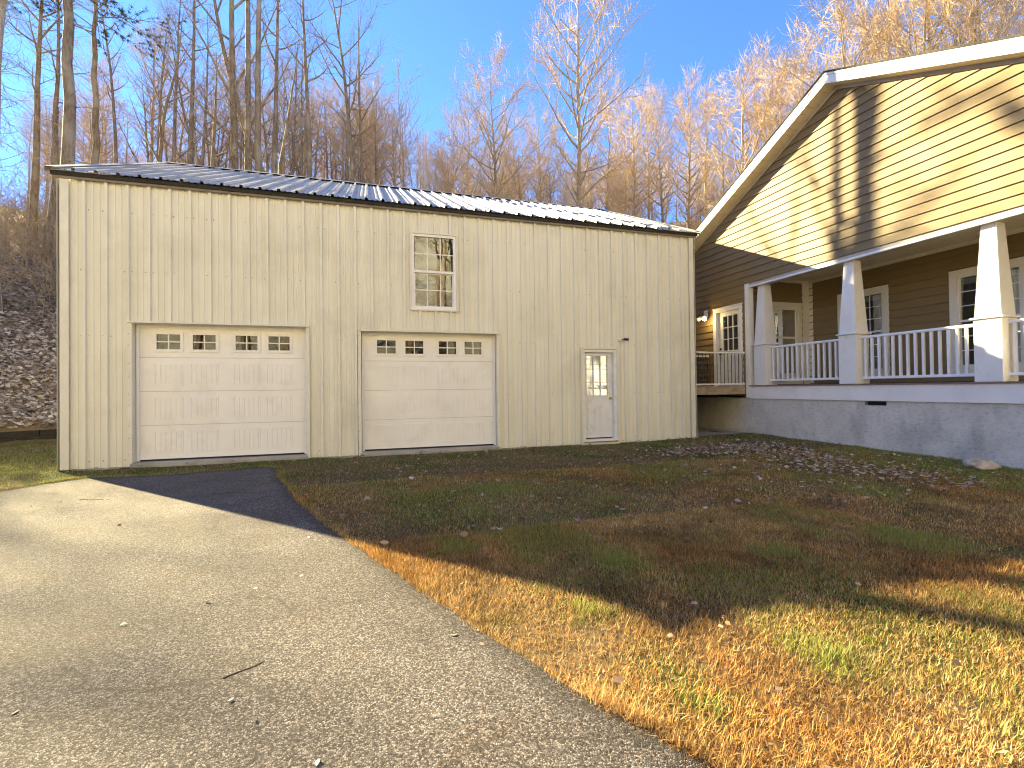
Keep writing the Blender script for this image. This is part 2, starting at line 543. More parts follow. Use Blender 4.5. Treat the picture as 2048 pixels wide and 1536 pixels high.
# ------------------------------------------------------------------ garage
GW, GD, GE = 12.192, 9.144, 4.79
PITCHR = .475
RIDGE_Y = GD/2
def mp_front(u, n, z): return (u, -n, z)
def mp_right(u, n, z): return (GW+n, u, z)
def mp_left(u, n, z): return (-n, u, z)
def mp_rear(u, n, z): return (u, GD+n, z)

garage = tag(empty('garage', (GW/2, GD/2, 0)), 'two-storey metal garage with tan ribbed walls and two white overhead doors', 'garage')
RIB = .3048
OPEN = [(.97, 3.70, -.1, 2.45), (4.66, 7.36, -.1, 2.40), (5.63, 6.52, 2.84, 4.35), (9.29, 10.14, -.1, 2.10)]
def profile():
    p = []
    for k in range(-1, 42):
        c = k*RIB
        p += [(c-.031, 0), (c-.021, .042), (c+.021, .042), (c+.031, 0),
              (c+.092, 0), (c+.098, .011), (c+.124, .011), (c+.130, 0),
              (c+.180, 0), (c+.186, .011), (c+.212, .011), (c+.218, 0)]
    return p
PROF = profile()
def prof_h(u):
    for (a, ha), (b, hb) in zip(PROF, PROF[1:]):
        if a <= u <= b: return ha+(hb-ha)*(u-a)/(b-a) if b > a else ha
    return 0
def wall_panels(mp, length, top, opens, z0=0.0):
    n = int(math.ceil(length/.9144-1e-6))
    for i in range(n):
        u0, u1 = max(0, i*.9144-.05), min(length, (i+1)*.9144-.05 if i < n-1 else length)
        us = sorted({round(u, 5) for u, _ in PROF if u0 < u < u1} | {u0, u1} | {o[k] for o in opens for k in (0, 1) if u0 < o[k] < u1})
        b = MB()
        for a, c in zip(us, us[1:]):
            if c-a < 1e-6: continue
            ha, hc = prof_h(a), prof_h(c)
            if a == u0 and i > 0: ha += .0015
            segs = [(z0, None)]
            mid = (a+c)/2
            for o in opens:
                if o[0] < mid < o[1]:
                    new = []
                    for s0, s1 in segs:
                        if o[2] > s0: new.append((s0, o[2]))
                        new.append((max(s0, o[3]), s1))
                    segs = new
            for s0, s1 in segs:
                ta, tc = (top(a), top(c)) if s1 is None else (s1, s1)
                if min(ta, tc) > s0:
                    b.quad(mp(a, ha, s0), mp(c, hc, s0), mp(c, hc, tc), mp(a, ha, ta))
        if b.f: b.build('wall_panel', 'panel', garage)
wall_panels(mp_front, GW, lambda u: GE, OPEN)
gab = lambda u: GE + PITCHR*(RIDGE_Y-abs(u-RIDGE_Y))
wall_panels(mp_right, GD, gab, [])
wall_panels(mp_left, GD, gab, [])
wall_panels(mp_rear, GW, lambda u: GE, [])

def shell():  # near-black shell added behind the metal sheets to block light
    b = MB()
    b.box(.05, GW-.05, GD-.08, GD-.05, .06, GE)               # rear
    for x in (.05, GW-.08):
        b.prism([(x, .05, 0), (x, GD-.05, 0), (x, GD-.05, GE), (x, RIDGE_Y, GE+PITCHR*RIDGE_Y-.05), (x, .05, GE)],
                [(x+.03, .05, 0), (x+.03, GD-.05, 0), (x+.03, GD-.05, GE), (x+.03, RIDGE_Y, GE+PITCHR*RIDGE_Y-.05), (x+.03, .05, GE)])
    return b.build('blocker_shell', 'dark', garage)
shell()
MB().box(.02, GW-.02, .02, GD-.02, -.25, .055).build('floor_slab', 'concrete', garage)
MB().box(.95, 3.72, -.06, .02, -.2, .052).build('door_sill', 'concrete', garage)
MB().box(4.64, 7.38, -.06, .02, -.2, .052).build('door_sill', 'concrete', garage)
b = MB(); _rng = random.Random(3)
for k in range(46):
    x = GW*k/46
    if any(o[0]-.2 < x < o[1] and o[2] < 0 and o[0] < 8 for o in OPEN): continue
    b.box(x+.01, x+GW/46-.01, -.03-_rng.uniform(0, .03), .05, -.2, -.005-_rng.uniform(0, .03))
b.build('footing_course', 'rock', garage)

# corner, eave, base trims
for x0, x1 in ((-.012, .11), (GW-.11, GW+.012)):
    MB().box(x0, x1, -.048, -.043, 0, GE).build('corner_trim', 'tan_trim', garage)
MB().box(-.048, -.043, -.048, .1, 0, GE).build('corner_trim', 'tan_trim', garage)
MB().box(GW+.043, GW+.048, -.048, .1, 0, GE).build('corner_trim', 'tan_trim', garage)
MB().box(-.10, GW+.10, -.066, -.049, GE-.022, GE+.02).build('eave_trim', 'brown_trim', garage)
MB().box(-.12, GW+.12, -.085, -.02, GE+.022, GE+.090).build('eave_dark_band', 'dark_band', garage)
# opening trims
for u0, u1, zt in ((.97, 3.70, 2.45), (4.66, 7.36, 2.40)):
    MB().bm(mp_front, u0-.05, u1+.05, .044, .085, zt-.022, zt+.008).build('header_trim', 'tan_trim', garage)
    for s, uu in ((-1, u0), (1, u1)):
        b = MB()
        a, c = (uu-.055, uu) if s < 0 else (uu, uu+.055)
        b.bm(mp_front, a, c, .043, .048, .0, zt-.024)
        a, c = (uu, uu+.006) if s < 0 else (uu-.006, uu)
        b.bm(mp_front, a, c, -.14, .048, .0, zt-.024)
        b.build('jamb_trim', 'tan_trim', garage)
    MB().bm(mp_front, u0+.008, u1-.008, -.14, .031, zt-.03, zt-.024).build('head_lining', 'tan_trim', garage)

# screws: one joined detail
b = MB(); _rng = random.Random(8)
for z in (.12, 1.12, 2.2, 3.3, 4.3):
    for k in range(1, 40):
        for off in (-.055, .055):
            if _rng.random() < .6: continue
            u = k*RIB+off
            if any(o[0]-.08 < u < o[1]+.08 and o[2]-.05 < z < o[3]+.05 for o in OPEN): continue
            b.bm(mp_front, u-.007, u+.007, 0, .007, z-.007+_rng.uniform(-.01, .01), z+.007)
for u, s in ((.955, 1), (3.715, 1), (4.645, 1), (7.375, 1)):
    for k in range(9):
        z = .2+k*.26+_rng.uniform(-.05, .05)
        b.bm(mp_front, u-.032, u-.020, .048, .054, z, z+.012)
sc = b.build('screw_heads', 'rust', garage); sc['kind'] = 'stuff'

# roof
EX0, EX1 = -.14, GW+.14
EY, EZ = -.13, GE+.088
def roof_mesh():
    b = MB()
    L = math.hypot(RIDGE_Y-EY, PITCHR*(RIDGE_Y-EY))
    us = [(u, h) for u, h in PROF if -.05 <= u <= .9144+.03]
    for (a, ha), (c, hc) in zip(us, us[1:]):
        n = 1/math.hypot(1, PITCHR)
        f = lambda u, h, y: (u, y-h*PITCHR*n, PITCHR*(y-EY)+h*n)
        b.quad(f(a, ha, EY), f(c, hc, EY), f(c, hc, RIDGE_Y), f(a, ha, RIDGE_Y))
    return b.mesh('roof_panel', 'roof')
rm = roof_mesh()
for i in range(13):
    o = copy_at(rm, 'roof_panel', garage, (EX0+.05+i*.9144, 0, EZ+.001*(i % 2)))
    o = copy_at(rm, 'roof_panel', garage, (EX0+.05+(i+1)*.9144-.02, GD, EZ+.001*(i % 2)), math.pi)
# closing strips at the two rakes and rake flashing
zr = EZ+PITCHR*(RIDGE_Y-EY)
for side in (1, -1):
    yf = lambda y: y if side > 0 else GD-y
    b = MB()
    x0 = EX0+.05+13*.9144-.05
    b.prism([(x0, yf(EY), EZ-.004), (EX1, yf(EY), EZ-.004), (EX1, yf(RIDGE_Y), zr-.004), (x0, yf(RIDGE_Y), zr-.004)],
            [(x0, yf(EY), EZ-.001), (EX1, yf(EY), EZ-.001), (EX1, yf(RIDGE_Y), zr-.001), (x0, yf(RIDGE_Y), zr-.001)])
    b.build('roof_panel', 'roof', garage)
    for xa, xb in ((EX0-.02, EX0+.13), (EX1-.13, EX1+.02)):
        b = MB()
        b.prism([(xa, yf(EY-.02), EZ+.028), (xb, yf(EY-.02), EZ+.028), (xb, yf(RIDGE_Y), zr+.036), (xa, yf(RIDGE_Y), zr+.036)],
                [(xa, yf(EY-.02), EZ+.034), (xb, yf(EY-.02), EZ+.034), (xb, yf(RIDGE_Y), zr+.042), (xa, yf(RIDGE_Y), zr+.042)])
        xo = xa if xa < 0 else xb
        b.prism([(xo-.004, yf(EY-.02), EZ-.06), (xo+.004, yf(EY-.02), EZ-.06), (xo+.004, yf(RIDGE_Y), zr-.06), (xo-.004, yf(RIDGE_Y), zr-.06)],
                [(xo-.004, yf(EY-.02), EZ+.027), (xo+.004, yf(EY-.02), EZ+.027), (xo+.004, yf(RIDGE_Y), zr+.035), (xo-.004, yf(RIDGE_Y), zr+.035)])
        b.build('rake_trim', 'roof', garage)
b = MB()
for s in (-1, 1):
    b.prism([(EX0, RIDGE_Y, zr+.055), (EX1, RIDGE_Y, zr+.055), (EX1, RIDGE_Y+s*.17, zr+.055-.17*PITCHR), (EX0, RIDGE_Y+s*.17, zr+.055-.17*PITCHR)],
            [(EX0, RIDGE_Y, zr+.061), (EX1, RIDGE_Y, zr+.061), (EX1, RIDGE_Y+s*.17, zr+.061-.17*PITCHR), (EX0, RIDGE_Y+s*.17, zr+.061-.17*PITCHR)])
b.build('ridge_cap', 'roof', garage)
b = MB()
b.box(.05, GW-.05, RIDGE_Y-.08, RIDGE_Y+.08, zr-.15, zr+.02)
b.build('ridge_dark_band', 'dark_band', garage)

# overhead doors
def stamped_mesh():
    b = MB(); W, H = .43, .385
    t = .012
    for a in ((-W/2, W/2, 0, .014), (-W/2, W/2, H-.014, H), (-W/2, -W/2+.014, .014, H-.014), (W/2-.014, W/2, .014, H-.014)):
        b.bm(mp_front, a[0], a[1], -.004, .008, a[2], a[3])
    iw = (W-.05)/5
    for k in range(5):
        u = -W/2+.025+k*iw
        b.bm(mp_front, u+.006, u+iw-.006, -.004, .007, .025, H-.025)
    return b.mesh('stamped_panel', 'gdoor')
ST = stamped_mesh()
PANEX = (.475, 1.03, 1.71, 2.255)
def lite_meshes(w, h, nx, ny, bar, gl, tr):
    return None
def overhead_door(u0, u1, zb, zt, label):
    Y = .115
    d = empty('garage_door', ((u0+u1)/2, Y, zb), garage)
    d['label'] = label
    n = 4; hh = (zt-zb)/n
    mpd = lambda u, nn, z: (u, Y-nn, z)
    W = u1-u0; sc_ = W/2.73
    for k in range(n):
        z0 = zb+k*hh
        b = MB()
        if k < 3:
            b.bm(mpd, u0, u1, -.04, 0, z0+.0035, z0+hh-.0035)
        else:
            cur = u0
            for px in PANEX:
                c = u0+px*sc_
                b.bm(mpd, cur, c-.19, -.04, 0, z0+.0035, zt)
                cur = c+.19
                b.bm(mpd, c-.19, c+.19, -.04, 0, z0+.0035, z0+.135)
                b.bm(mpd, c-.19, c+.19, -.04, 0, z0+.135+.285, zt)
            b.bm(mpd, cur, u1, -.04, 0, z0+.0035, zt)
        b.build('door_section', 'gdoor', d)
        b = MB(); b.bm(mpd, u0, u1, -.04, -.006, z0-.004, z0+.004)
        if k: b.build('section_joint', 'frieze', d)
        for px in PANEX:
            c = u0+px*sc_
            if k < 3:
                copy_at(ST, 'stamped_panel', d, (c, Y, z0+hh/2-.385/2))
            else:
                zc = z0+.135; w, h = .38, .285
                b = MB()
                for q in ((-w/2-.035, w/2+.035, -.035, .012), (-w/2-.035, w/2+.035, h-.012, h+.035), (-w/2-.035, -w/2+.012, .012, h-.012), (w/2-.012, w/2+.035, .012, h-.012)):
                    b.bm(mpd, c+q[0], c+q[1], -.002, .016, zc+q[2], zc+q[3])
                b.bm(mpd, c-.009, c+.009, -.012, .006, zc+.012, zc+h-.012)
                b.bm(mpd, c-w/2+.012, c-.009, -.012, .006, zc+h/2-.009, zc+h/2+.009)
                b.bm(mpd, c+.009, c+w/2-.012, -.012, .006, zc+h/2-.009, zc+h/2+.009)
                b.build('window_frame', 'white', d)
                for a in (0, 1):
                    for e in (0, 1):
                        b = MB()
                        uu0 = c-w/2+.01 if a == 0 else c+.006
                        uu1 = c-.006 if a == 0 else c+w/2-.01
                        z_0 = zc+.01 if e == 0 else zc+h/2+.006
                        z_1 = zc+h/2-.006 if e == 0 else zc+h-.01
                        b.bm(mpd, uu0, uu1, -.014, -.008, z_0, z_1)
                        b.build('pane', 'glass_dim', d)
    MB().bm(mpd, u0, u1, -.035, -.004, zb-.025, zb+.003).build('bottom_seal', 'rubber', d)
    MB().bm(mpd, u0-.0, u0+.045, .003, .03, zb-.02, zt).build('stop_moulding', 'white', d)
    MB().bm(mpd, u1-.045, u1, .003, .03, zb-.02, zt).build('stop_moulding', 'white', d)
    MB().box(u0-.02, u1+.02, .9, .95, .05, zt+.2).build('dark_backdrop', 'dark', d)
overhead_door(.985, 3.685, .085, 2.44, 'left white overhead door with four small windows, reached by the driveway')
overhead_door(4.675, 7.345, .085, 2.39, 'right white overhead door with four small windows, facing the grass')

# sash window / lite helper usable on any wall
def grid_bars(b, mp, u0, u1, z0, z1, nx, ny, bw, n0, n1):
    for i in range(1, nx):
        u = u0+(u1-u0)*i/nx
        b.bm(mp, u-bw/2, u+bw/2, n0, n1, z0, z1)
    for j in range(1, ny):
        z = z0+(z1-z0)*j/ny
        for i in range(nx):
            a = u0+(u1-u0)*i/nx+(bw/2 if i else 0)
            c = u0+(u1-u0)*(i+1)/nx-(bw/2 if i < nx-1 else 0)
            b.bm(mp, a, c, n0, n1, z-bw/2, z+bw/2)
def panes(parent, mp, u0, u1, z0, z1, nx, ny, n0, mt):
    for i in range(nx):
        for j in range(ny):
            a, c = u0+(u1-u0)*i/nx, u0+(u1-u0)*(i+1)/nx
            e, f = z0+(z1-z0)*j/ny, z0+(z1-z0)*(j+1)/ny
            b = MB(); b.bm(mp, a+.001, c-.001, n0, n0+.004, e+.001, f-.001)
            b.build('pane', mt, parent)
def ring(b, mp, u0, u1, z0, z1, t, n0, n1):
    b.bm(mp, u0, u1, n0, n1, z0, z0+t)
    b.bm(mp, u0, u1, n0, n1, z1-t, z1)
    b.bm(mp, u0, u0+t, n0, n1, z0+t, z1-t)
    b.bm(mp, u1-t, u1, n0, n1, z0+t, z1-t)
def niche(b, mp, u0, u1, z0, z1, depth, n0):  # box whose near-black colour stands in for the dark room behind
    b.bm(mp, u0, u1, -depth-.01, -depth, z0, z1)
    b.bm(mp, u0-.01, u0, -depth, n0, z0, z1)
    b.bm(mp, u1, u1+.01, -depth, n0, z0, z1)
    b.bm(mp, u0, u1, -depth, n0, z0-.01, z0)
    b.bm(mp, u0, u1, -depth, n0, z1, z1+.01)

w = empty('window', (6.075, -.02, 2.84), garage)
w['label'] = 'white upstairs sash window with grid bars, reflecting trees'
b = MB(); ring(b, mp_front, 5.60, 6.55, 2.81, 4.38, .032, .020, .05); b.build('outer_trim', 'tan_trim', w)
b = MB(); ring(b, mp_front, 5.634, 6.516, 2.844, 4.346, .05, -.03, .03); b.build('frame', 'white', w)
MB().bm(mp_front, 5.684, 6.466, -.012, .026, 3.575, 3.62).build('meeting_rail', 'white', w)
for (z0, z1, n0) in ((2.894, 3.575, -.028), (3.62, 4.296, -.010)):
    b = MB(); grid_bars(b, mp_front, 5.684, 6.466, z0, z1, 3, 2, .018, n0+.0045, n0+.009); b.build('muntin', 'white', w)
    panes(w, mp_front, 5.684, 6.466, z0, z1, 3, 2, n0, 'glass_up')
b = MB(); ring(b, mp_front, 5.684, 6.466, 2.894, 3.575, .022, -.035, -.0275+.006); b.build('lower_sash', 'white', w)
b = MB(); niche(b, mp_front, 5.64, 6.51, 2.85, 4.34, .5, -.035); b.build('dark_room_box', 'dark', w)

# walk-in door
wd = empty('entry_door', (9.71, .03, .07), garage)
wd['label'] = 'white half-glazed entry door with nine panes and brass knob'
b = MB(); ring(b, mp_front, 9.255, 10.175, -.02, 2.135, .04, .020, .05); b.build('outer_trim', 'tan_trim', wd)
b = MB()
b.bm(mp_front, 9.297, 9.36, -.10, .030, .06, 2.09); b.bm(mp_front, 10.06, 10.133, -.10, .030, .06, 2.09); b.bm(mp_front, 9.36, 10.06, -.10, .030, 2.025, 2.09)
b.build('frame', 'white_steel', wd)
mw = lambda u, n, z: (u, .045-n, z)
U0, U1 = 9.364, 10.056
b = MB()
b.bm(mw, U0, 9.42, -.04, 0, .13, 2.02); b.bm(mw, 9.945, U1, -.04, 0, .13, 2.02)
b.bm(mw, 9.42, 9.945, -.04, 0, 1.955, 2.02); b.bm(mw, 9.42, 9.945, -.04, 0, .13, 1.065)
b.build('slab', 'white_steel', wd)
b = MB(); ring(b, mw, 9.40, 9.965, 1.045, 1.975, .025, .001, .014); grid_bars(b, mw, 9.425, 9.94, 1.07, 1.95, 3, 3, .018, -.012, .008); b.build('glazing_bars', 'white_steel', wd)
panes(wd, mw, 9.42, 9.945, 1.065, 1.955, 3, 3, -.02, 'glass_entry')
for a in (9.43, 9.735):
    b = MB(); ring(b, mw, a, a+.2, .30, .80, .022, .001, .008); b.bm(mw, a+.04, a+.16, .0005, .006, .345, .755); b.build('moulded_panel', 'white_steel', wd)
b = MB(); b.tube([(10.0, .045, 1.13), (10.0, .02, 1.13)], [.028, .026], 12, True); b.build('deadbolt', 'brass', wd)
b = MB(); b.tube([(10.0, .045, 1.0), (10.0, .035, 1.0), (10.0, .005, 1.0), (10.0, -.005, 1.0), (10.0, -.03, 1.0), (10.0, -.035, 1.0)], [.03, .02, .012, .027, .024, .01], 12, True); b.build('knob', 'brass', wd, True)
MB().bm(mp_front, 9.29, 10.14, -.12, .05, .055, .10).build('threshold', 'white_rim', wd)
MB().box(9.25, 10.2, .3, .33, .06, 2.1).build('dark_backdrop', 'dark', wd)

# security camera on the wall
sc = tag(empty('security_camera', (10.3, -.03, 2.31)), 'small white and black security camera above the entry door', 'camera')
b = MB(); b.tube([(10.24, -.012, 2.31), (10.24, -.06, 2.31)], [.035, .03], 12, True); b.build('wall_mount', 'white', sc)
b = MB(); b.tube([(10.24, -.055, 2.305), (10.27, -.085, 2.31), (10.30, -.1, 2.315)], [.011, .011, .011], 8, True); b.build('arm', 'black', sc)
b = MB(); b.tube([(10.285, -.105, 2.322), (10.29, -.105, 2.322), (10.36, -.13, 2.312), (10.385, -.14, 2.308), (10.39, -.142, 2.307)], [.012, .026, .03, .028, .02], 12, True); b.build('camera_body', 'black', sc, True)
b = MB(); b.tube([(10.245, -.03, 2.28), (10.235, -.035, 2.22), (10.22, -.032, 2.14)], [.004]*3, 6); b.build('cable', 'frieze', sc)

# ------------------------------------------------------------------ house
XW = 14.038
PK_Y, PK_Z, HP = -2.26, 7.345, .475
Y0H, Y1H = -9.26, 4.74
XR = 16.0            # recessed porch wall
YR = .20             # return wall of the porch
ZL = 3.8426          # top of the porch beam / first gable course
EXP = .1778
def mp_g(u, n, z): return (XW-n, u, z)
def mp_r(u, n, z): return (XR-n, u, z)
def mp_y(u, n, z): return (u, YR-n, z)
house = tag(empty('house', (18.0, PK_Y, 0)), 'taupe clapboard house with a big gable over a white railed porch', 'house')

_rng = random.Random(21)
def plank(mp, ub0, ub1, ut0, ut1, z0, z1):
    b = MB()
    prof = [(0.0, z0), (.031, z0), (.006, z1), (0.0, z1)]
    A = [mp(ub0 if k < 2 else ut0, n, z) for k, (n, z) in enumerate(prof)]
    B = [mp(ub1 if k < 2 else ut1, n, z) for k, (n, z) in enumerate(prof)]
    b.prism(A, B)
    mt = _rng.choice(['siding', 'siding', 'siding_b', 'siding_c'])
    b.build('siding_plank', mt, house)
def course(mp, lo, hi, z0, z1, cuts=(), slope=None, maxlen=3.66):
    """one lap course between lo and hi, minus the cut intervals, broken into boards"""
    segs = [(lo, hi)]
    for c0, c1, cz0, cz1 in cuts:
        if z1 > cz0 and z0 < cz1:
            segs = [s for a, e in segs for s in ((a, min(e, c0)), (max(a, c1), e)) if s[1]-s[0] > .01]
            if z1 > cz1+.02: plank(mp, c0, c1, c0, c1, cz1, z1)
            if z0 < cz0-.02: plank(mp, c0, c1, c0, c1, z0, cz0)
    for a, e in segs:
        joints = [a]
        x = a+_rng.uniform(.8, maxlen)
        while x < e-.5:
            joints.append(x); x += maxlen
        joints.append(e)
        for j0, j1 in zip(joints, joints[1:]):
            g0 = .0025 if j0 != a else 0
            t0, t1 = j0+g0, j1
            if slope and j0 == a: t0 = j0+slope*(z1-z0)
            if slope and j1 == e: t1 = j1-slope*(z1-z0)
            plank(mp, j0+g0, j1, t0, t1, z0, z1)
# gable courses
z = ZL
while z < PK_Z-.05:
    z1 = min(z+EXP, PK_Z-.01)
    half = (PK_Z-z)/HP
    course(mp_g, max(PK_Y-half, Y0H), min(PK_Y+half, Y1H), z, z1, slope=(1/HP if half < PK_Y-Y0H else None))
    z += EXP
# wall beside the landing
DOOR_S = (.40, 1.47, 1.20, 3.36)
z = ZL
while z > 1.02:
    course(mp_g, .305, Y1H, z-EXP, z, [DOOR_S])
    z -= EXP
# porch back wall and return
WINS = [(-1.83, -.62), (-4.22, -2.99)]
WINS2 = [(-6.6, -5.4)]
CUT_R = [(a, c, 1.42, 3.50) for a, c in WINS+WINS2]
z = 1.28
while z < 3.98:
    z1 = min(z+EXP, 3.99)
    course(mp_r, Y0H, YR-.02, z, z1, CUT_R)
    course(mp_y, XW+.12, XR-.25, z, z1, [(14.66, 15.72, 1.2, 3.40)])
    z += EXP

# sheathing behind the boards
def shell_house():
    b = MB()
    x0, x1 = XW+.003, XW+.06
    half = lambda z: (PK_Z-z)/HP
    zt = PK_Z+.02
    A = [(Y0H, ZL-.0), (Y1H, ZL), (Y1H, PK_Z-HP*(Y1H-PK_Y)), (PK_Y, zt), (Y0H, PK_Z-HP*(PK_Y-Y0H))]
    b.prism([(x0, y, zz) for y, zz in A], [(x1, y, zz) for y, zz in A])
    b.box(XW+.003, XW+.06, DOOR_S[1]-.01, Y1H, .93, ZL-.003)
    b.box(XW+.003, XW+.06, YR+.01, DOOR_S[0]+.01, .93, ZL-.003)
    b.box(XW+.003, XW+.06, DOOR_S[0]+.012, DOOR_S[1]-.012, DOOR_S[3]-.02, ZL-.003)
    b.box(XR+.2, XR+.26, Y0H, Y1H, .9, 4.3)                      # behind the porch wall
    b.box(XW+.06, XR+.2, YR+.2, YR+.26, .9, 4.3)                 # behind the return wall
    b.box(XR-.02, XR+.2, YR+.003, YR+.2, .9, 4.0)
    for z0, z1 in ((.9, 1.42), (3.5, 4.3)):
        b.box(XR+.003, XR+.03, Y0H, YR, z0, z1)
    ys = [Y0H]+[v for a in sorted(WINS+WINS2) for v in a]+[YR]
    for i in range(0, len(ys), 2):
        b.box(XR+.003, XR+.03, ys[i], ys[i+1], 1.421, 3.499)
    b.box(XW+.06, 14.67, YR+.003, YR+.03, .9, 4.0)
    b.box(15.71, XR-.02, YR+.003, YR+.03, .9, 4.0)
    b.box(14.67, 15.71, YR+.003, YR+.03, 3.39, 4.0)
    b.box(25.9, 26, Y0H, Y1H, .5, 4.2)
    b.box(XW+.06, 26, Y1H-.06, Y1H, .5, 4.2)
    b.box(XR+.26, 26, Y0H, Y0H+.06, .5, 4.2)
    A2 = [(Y0H, 4.0), (Y1H, 4.0), (PK_Y, zt)]
    b.prism([(25.9, y, zz) for y, zz in A2], [(26, y, zz) for y, zz in A2])
    b.build('sheathing', 'shell', house)
shell_house()

# roof slab, fascia, soffit
OV = .335
XF = XW-OV                       # outer face of the rake
EAVE = .45
def rz(y, off=0): return PK_Z+.21+off-HP*abs(y-PK_Y)
for s, ye in ((1, Y1H+EAVE), (-1, Y0H-EAVE)):
    def pr(mat_, name, x0, x1, o0, o1, yi=PK_Y, yo=None):
        yo = ye if yo is None else yo
        b = MB()
        A = [(yi, rz(yi, o0)), (yo, rz(yo, o0)), (yo, rz(yo, o1)), (yi, rz(yi, o1))]
        b.prism([(x0, y, zz) for y, zz in A], [(x1, y, zz) for y, zz in A])
        return b.build(name, mat_, house)
    pr('shingle', 'roof', XF-.03, 26.4, .012, .045)
    pr('alu', 'rake_fascia', XF, XF+.02, -.205, -.035)
    pr('alu', 'drip_edge', XF-.012, XF+.02, -.034, .010)
    pr('frieze', 'rake_frieze', XW-.035, XW-.022, -.27, -.199)
    # soffit pieces
    L = abs(ye-PK_Y); n = int(L/.15)
    for k in range(n):
        ya, yb = PK_Y+s*L*k/n, PK_Y+s*(L*(k+1)/n-.006)
        pr('soffit', 'soffit_panel', XF+.021, XW-.002, -.197, -.188, ya, yb)
    b = MB()                       # eave fascia
    b.box(XF, 26.4, min(ye, ye-s*.02), max(ye, ye-s*.02), rz(ye)-.2, rz(ye)+.01)
    b.build('eave_fascia', 'alu', house)
    b = MB()
    b.box(XF+.02, 26.3, min(ye-s*.02, ye-s*EAVE), max(ye-s*.02, ye-s*EAVE), rz(ye)-.19, rz(ye)-.18)
    b.build('eave_soffit', 'soffit', house)

# foundation, rim board, deck
VY0, VY1, VZ0, VZ1 = -3.08, -2.68, .835, .915
b = MB()
b.box(XW+.02, XW+.22, VY1, Y1H, -.6, .93)
b.box(XW+.02, XW+.22, Y0H, VY0, -.6, .93)
b.box(XW+.02, XW+.22, VY0, VY1, -.6, VZ0)
b.box(XW+.02, XW+.22, VY0, VY1, VZ1, .93)
b.box(XW+.22, 26, Y1H-.2, Y1H, -.6, .93)
b.box(XW+.22, 26, Y0H, Y0H+.2, -.6, .93)
b.build('foundation', 'parge', house)
b = MB()
b.box(XW+.10, XW+.11, VY0, VY1, VZ0, VZ1)
for k in range(4):
    zz = VZ0+.01+k*.02
    b.box(XW+.06, XW+.1, VY0, VY1, zz, zz+.004)
b.build('foundation_vent', 'vent', house)
MB().box(XW-.022, XW+.019, Y0H-.02, YR, .925, 1.226).build('rim_board', 'white_rim', house)
for k in range(14):
    x0 = XW-.055+k*.142
    MB().box(x0, x0+.137, Y0H-.03, YR-.005, 1.229, 1.255).build('deck_board', 'deckboard', house)

# beam, porch ceiling
MB().box(XW-.004, XW+.24, Y0H, YR+.0, 3.735, ZL-.004).build('porch_beam', 'frieze', house)
MB().box(XW-.02, XW+.03, Y0H, YR-.0, 3.728, 3.768).build('beam_lip', 'white', house)
n = 66
for k in range(n):
    ya = Y0H+(YR-Y0H)*k/n; yb = Y0H+(YR-Y0H)*(k+1)/n
    b = MB()
    b.box(XW+.24, XR, ya+.004, yb-.004, 3.995, 4.01)
    b.build('ceiling_board', 'soffit', house)
MB().box(XW+.06, XR+.2, Y0H, YR+.1, 4.013, 4.03).build('ceiling_backing', 'soffit', house)
MB().box(XR-.03, XR-.022, Y0H, YR-.04, 3.92, 3.994).build('ceiling_trim', 'soffit', house)
MB().box(XW+.24, XR-.03, YR-.03, YR-.022, 3.92, 3.994).build('ceiling_trim', 'soffit', house)
# corner boards
b = MB(); b.box(XW-.026, XW-.001, YR-.026, YR+.11, .94, ZL-.006); b.box(XW-.001, XW+.12, YR-.026, YR-.001, .94, 3.734)
b.build('corner_board', 'white_wood', house)
b = MB(); b.box(XR-.25, XR-.001, YR-.03, YR-.001, 1.256, 3.919); b.box(XR-.028, XR-.001, YR-.13, YR-.03, 1.256, 3.919)
b.build('corner_board', 'cream', house)

# columns
def frustum(b, cx, cy, w0, w1, z0, z1):
    A = [(cx-w0/2, cy-w0/2, z0), (cx+w0/2, cy-w0/2, z0), (cx+w0/2, cy+w0/2, z0), (cx-w0/2, cy+w0/2, z0)]
    B = [(cx-w1/2, cy-w1/2, z1), (cx+w1/2, cy-w1/2, z1), (cx+w1/2, cy+w1/2, z1), (cx-w1/2, cy+w1/2, z1)]
    b.prism(A, B)
COLS = [-.11, -2.35, -4.62, -6.87, -9.05]
CX = XW+.185
def bevel(o, w):
    md = o.modifiers.new('bevel', 'BEVEL'); md.width = w; md.segments = 2; md.limit_method = 'ANGLE'
cme = None
for cy in COLS:
    c = empty('porch_column', (CX, cy, 1.255), house)
    if cme is None:
        b = MB(); frustum(b, 0, 0, .36, .36, 0, .985); m1 = b.mesh('pedestal', 'white_wood')
        b = MB(); frustum(b, 0, 0, .43, .43, .987, 1.015); m2 = b.mesh('cap', 'white_wood')
        b = MB(); frustum(b, 0, 0, .345, .20, 1.017, 2.478); m3 = b.mesh('tapered_shaft', 'white_wood')
        cme = (m1, m2, m3)
    for nm, me in zip(('pedestal', 'cap', 'tapered_shaft'), cme):
        o = copy_at(me, nm, c, (CX, cy, 1.256)); bevel(o, .006)

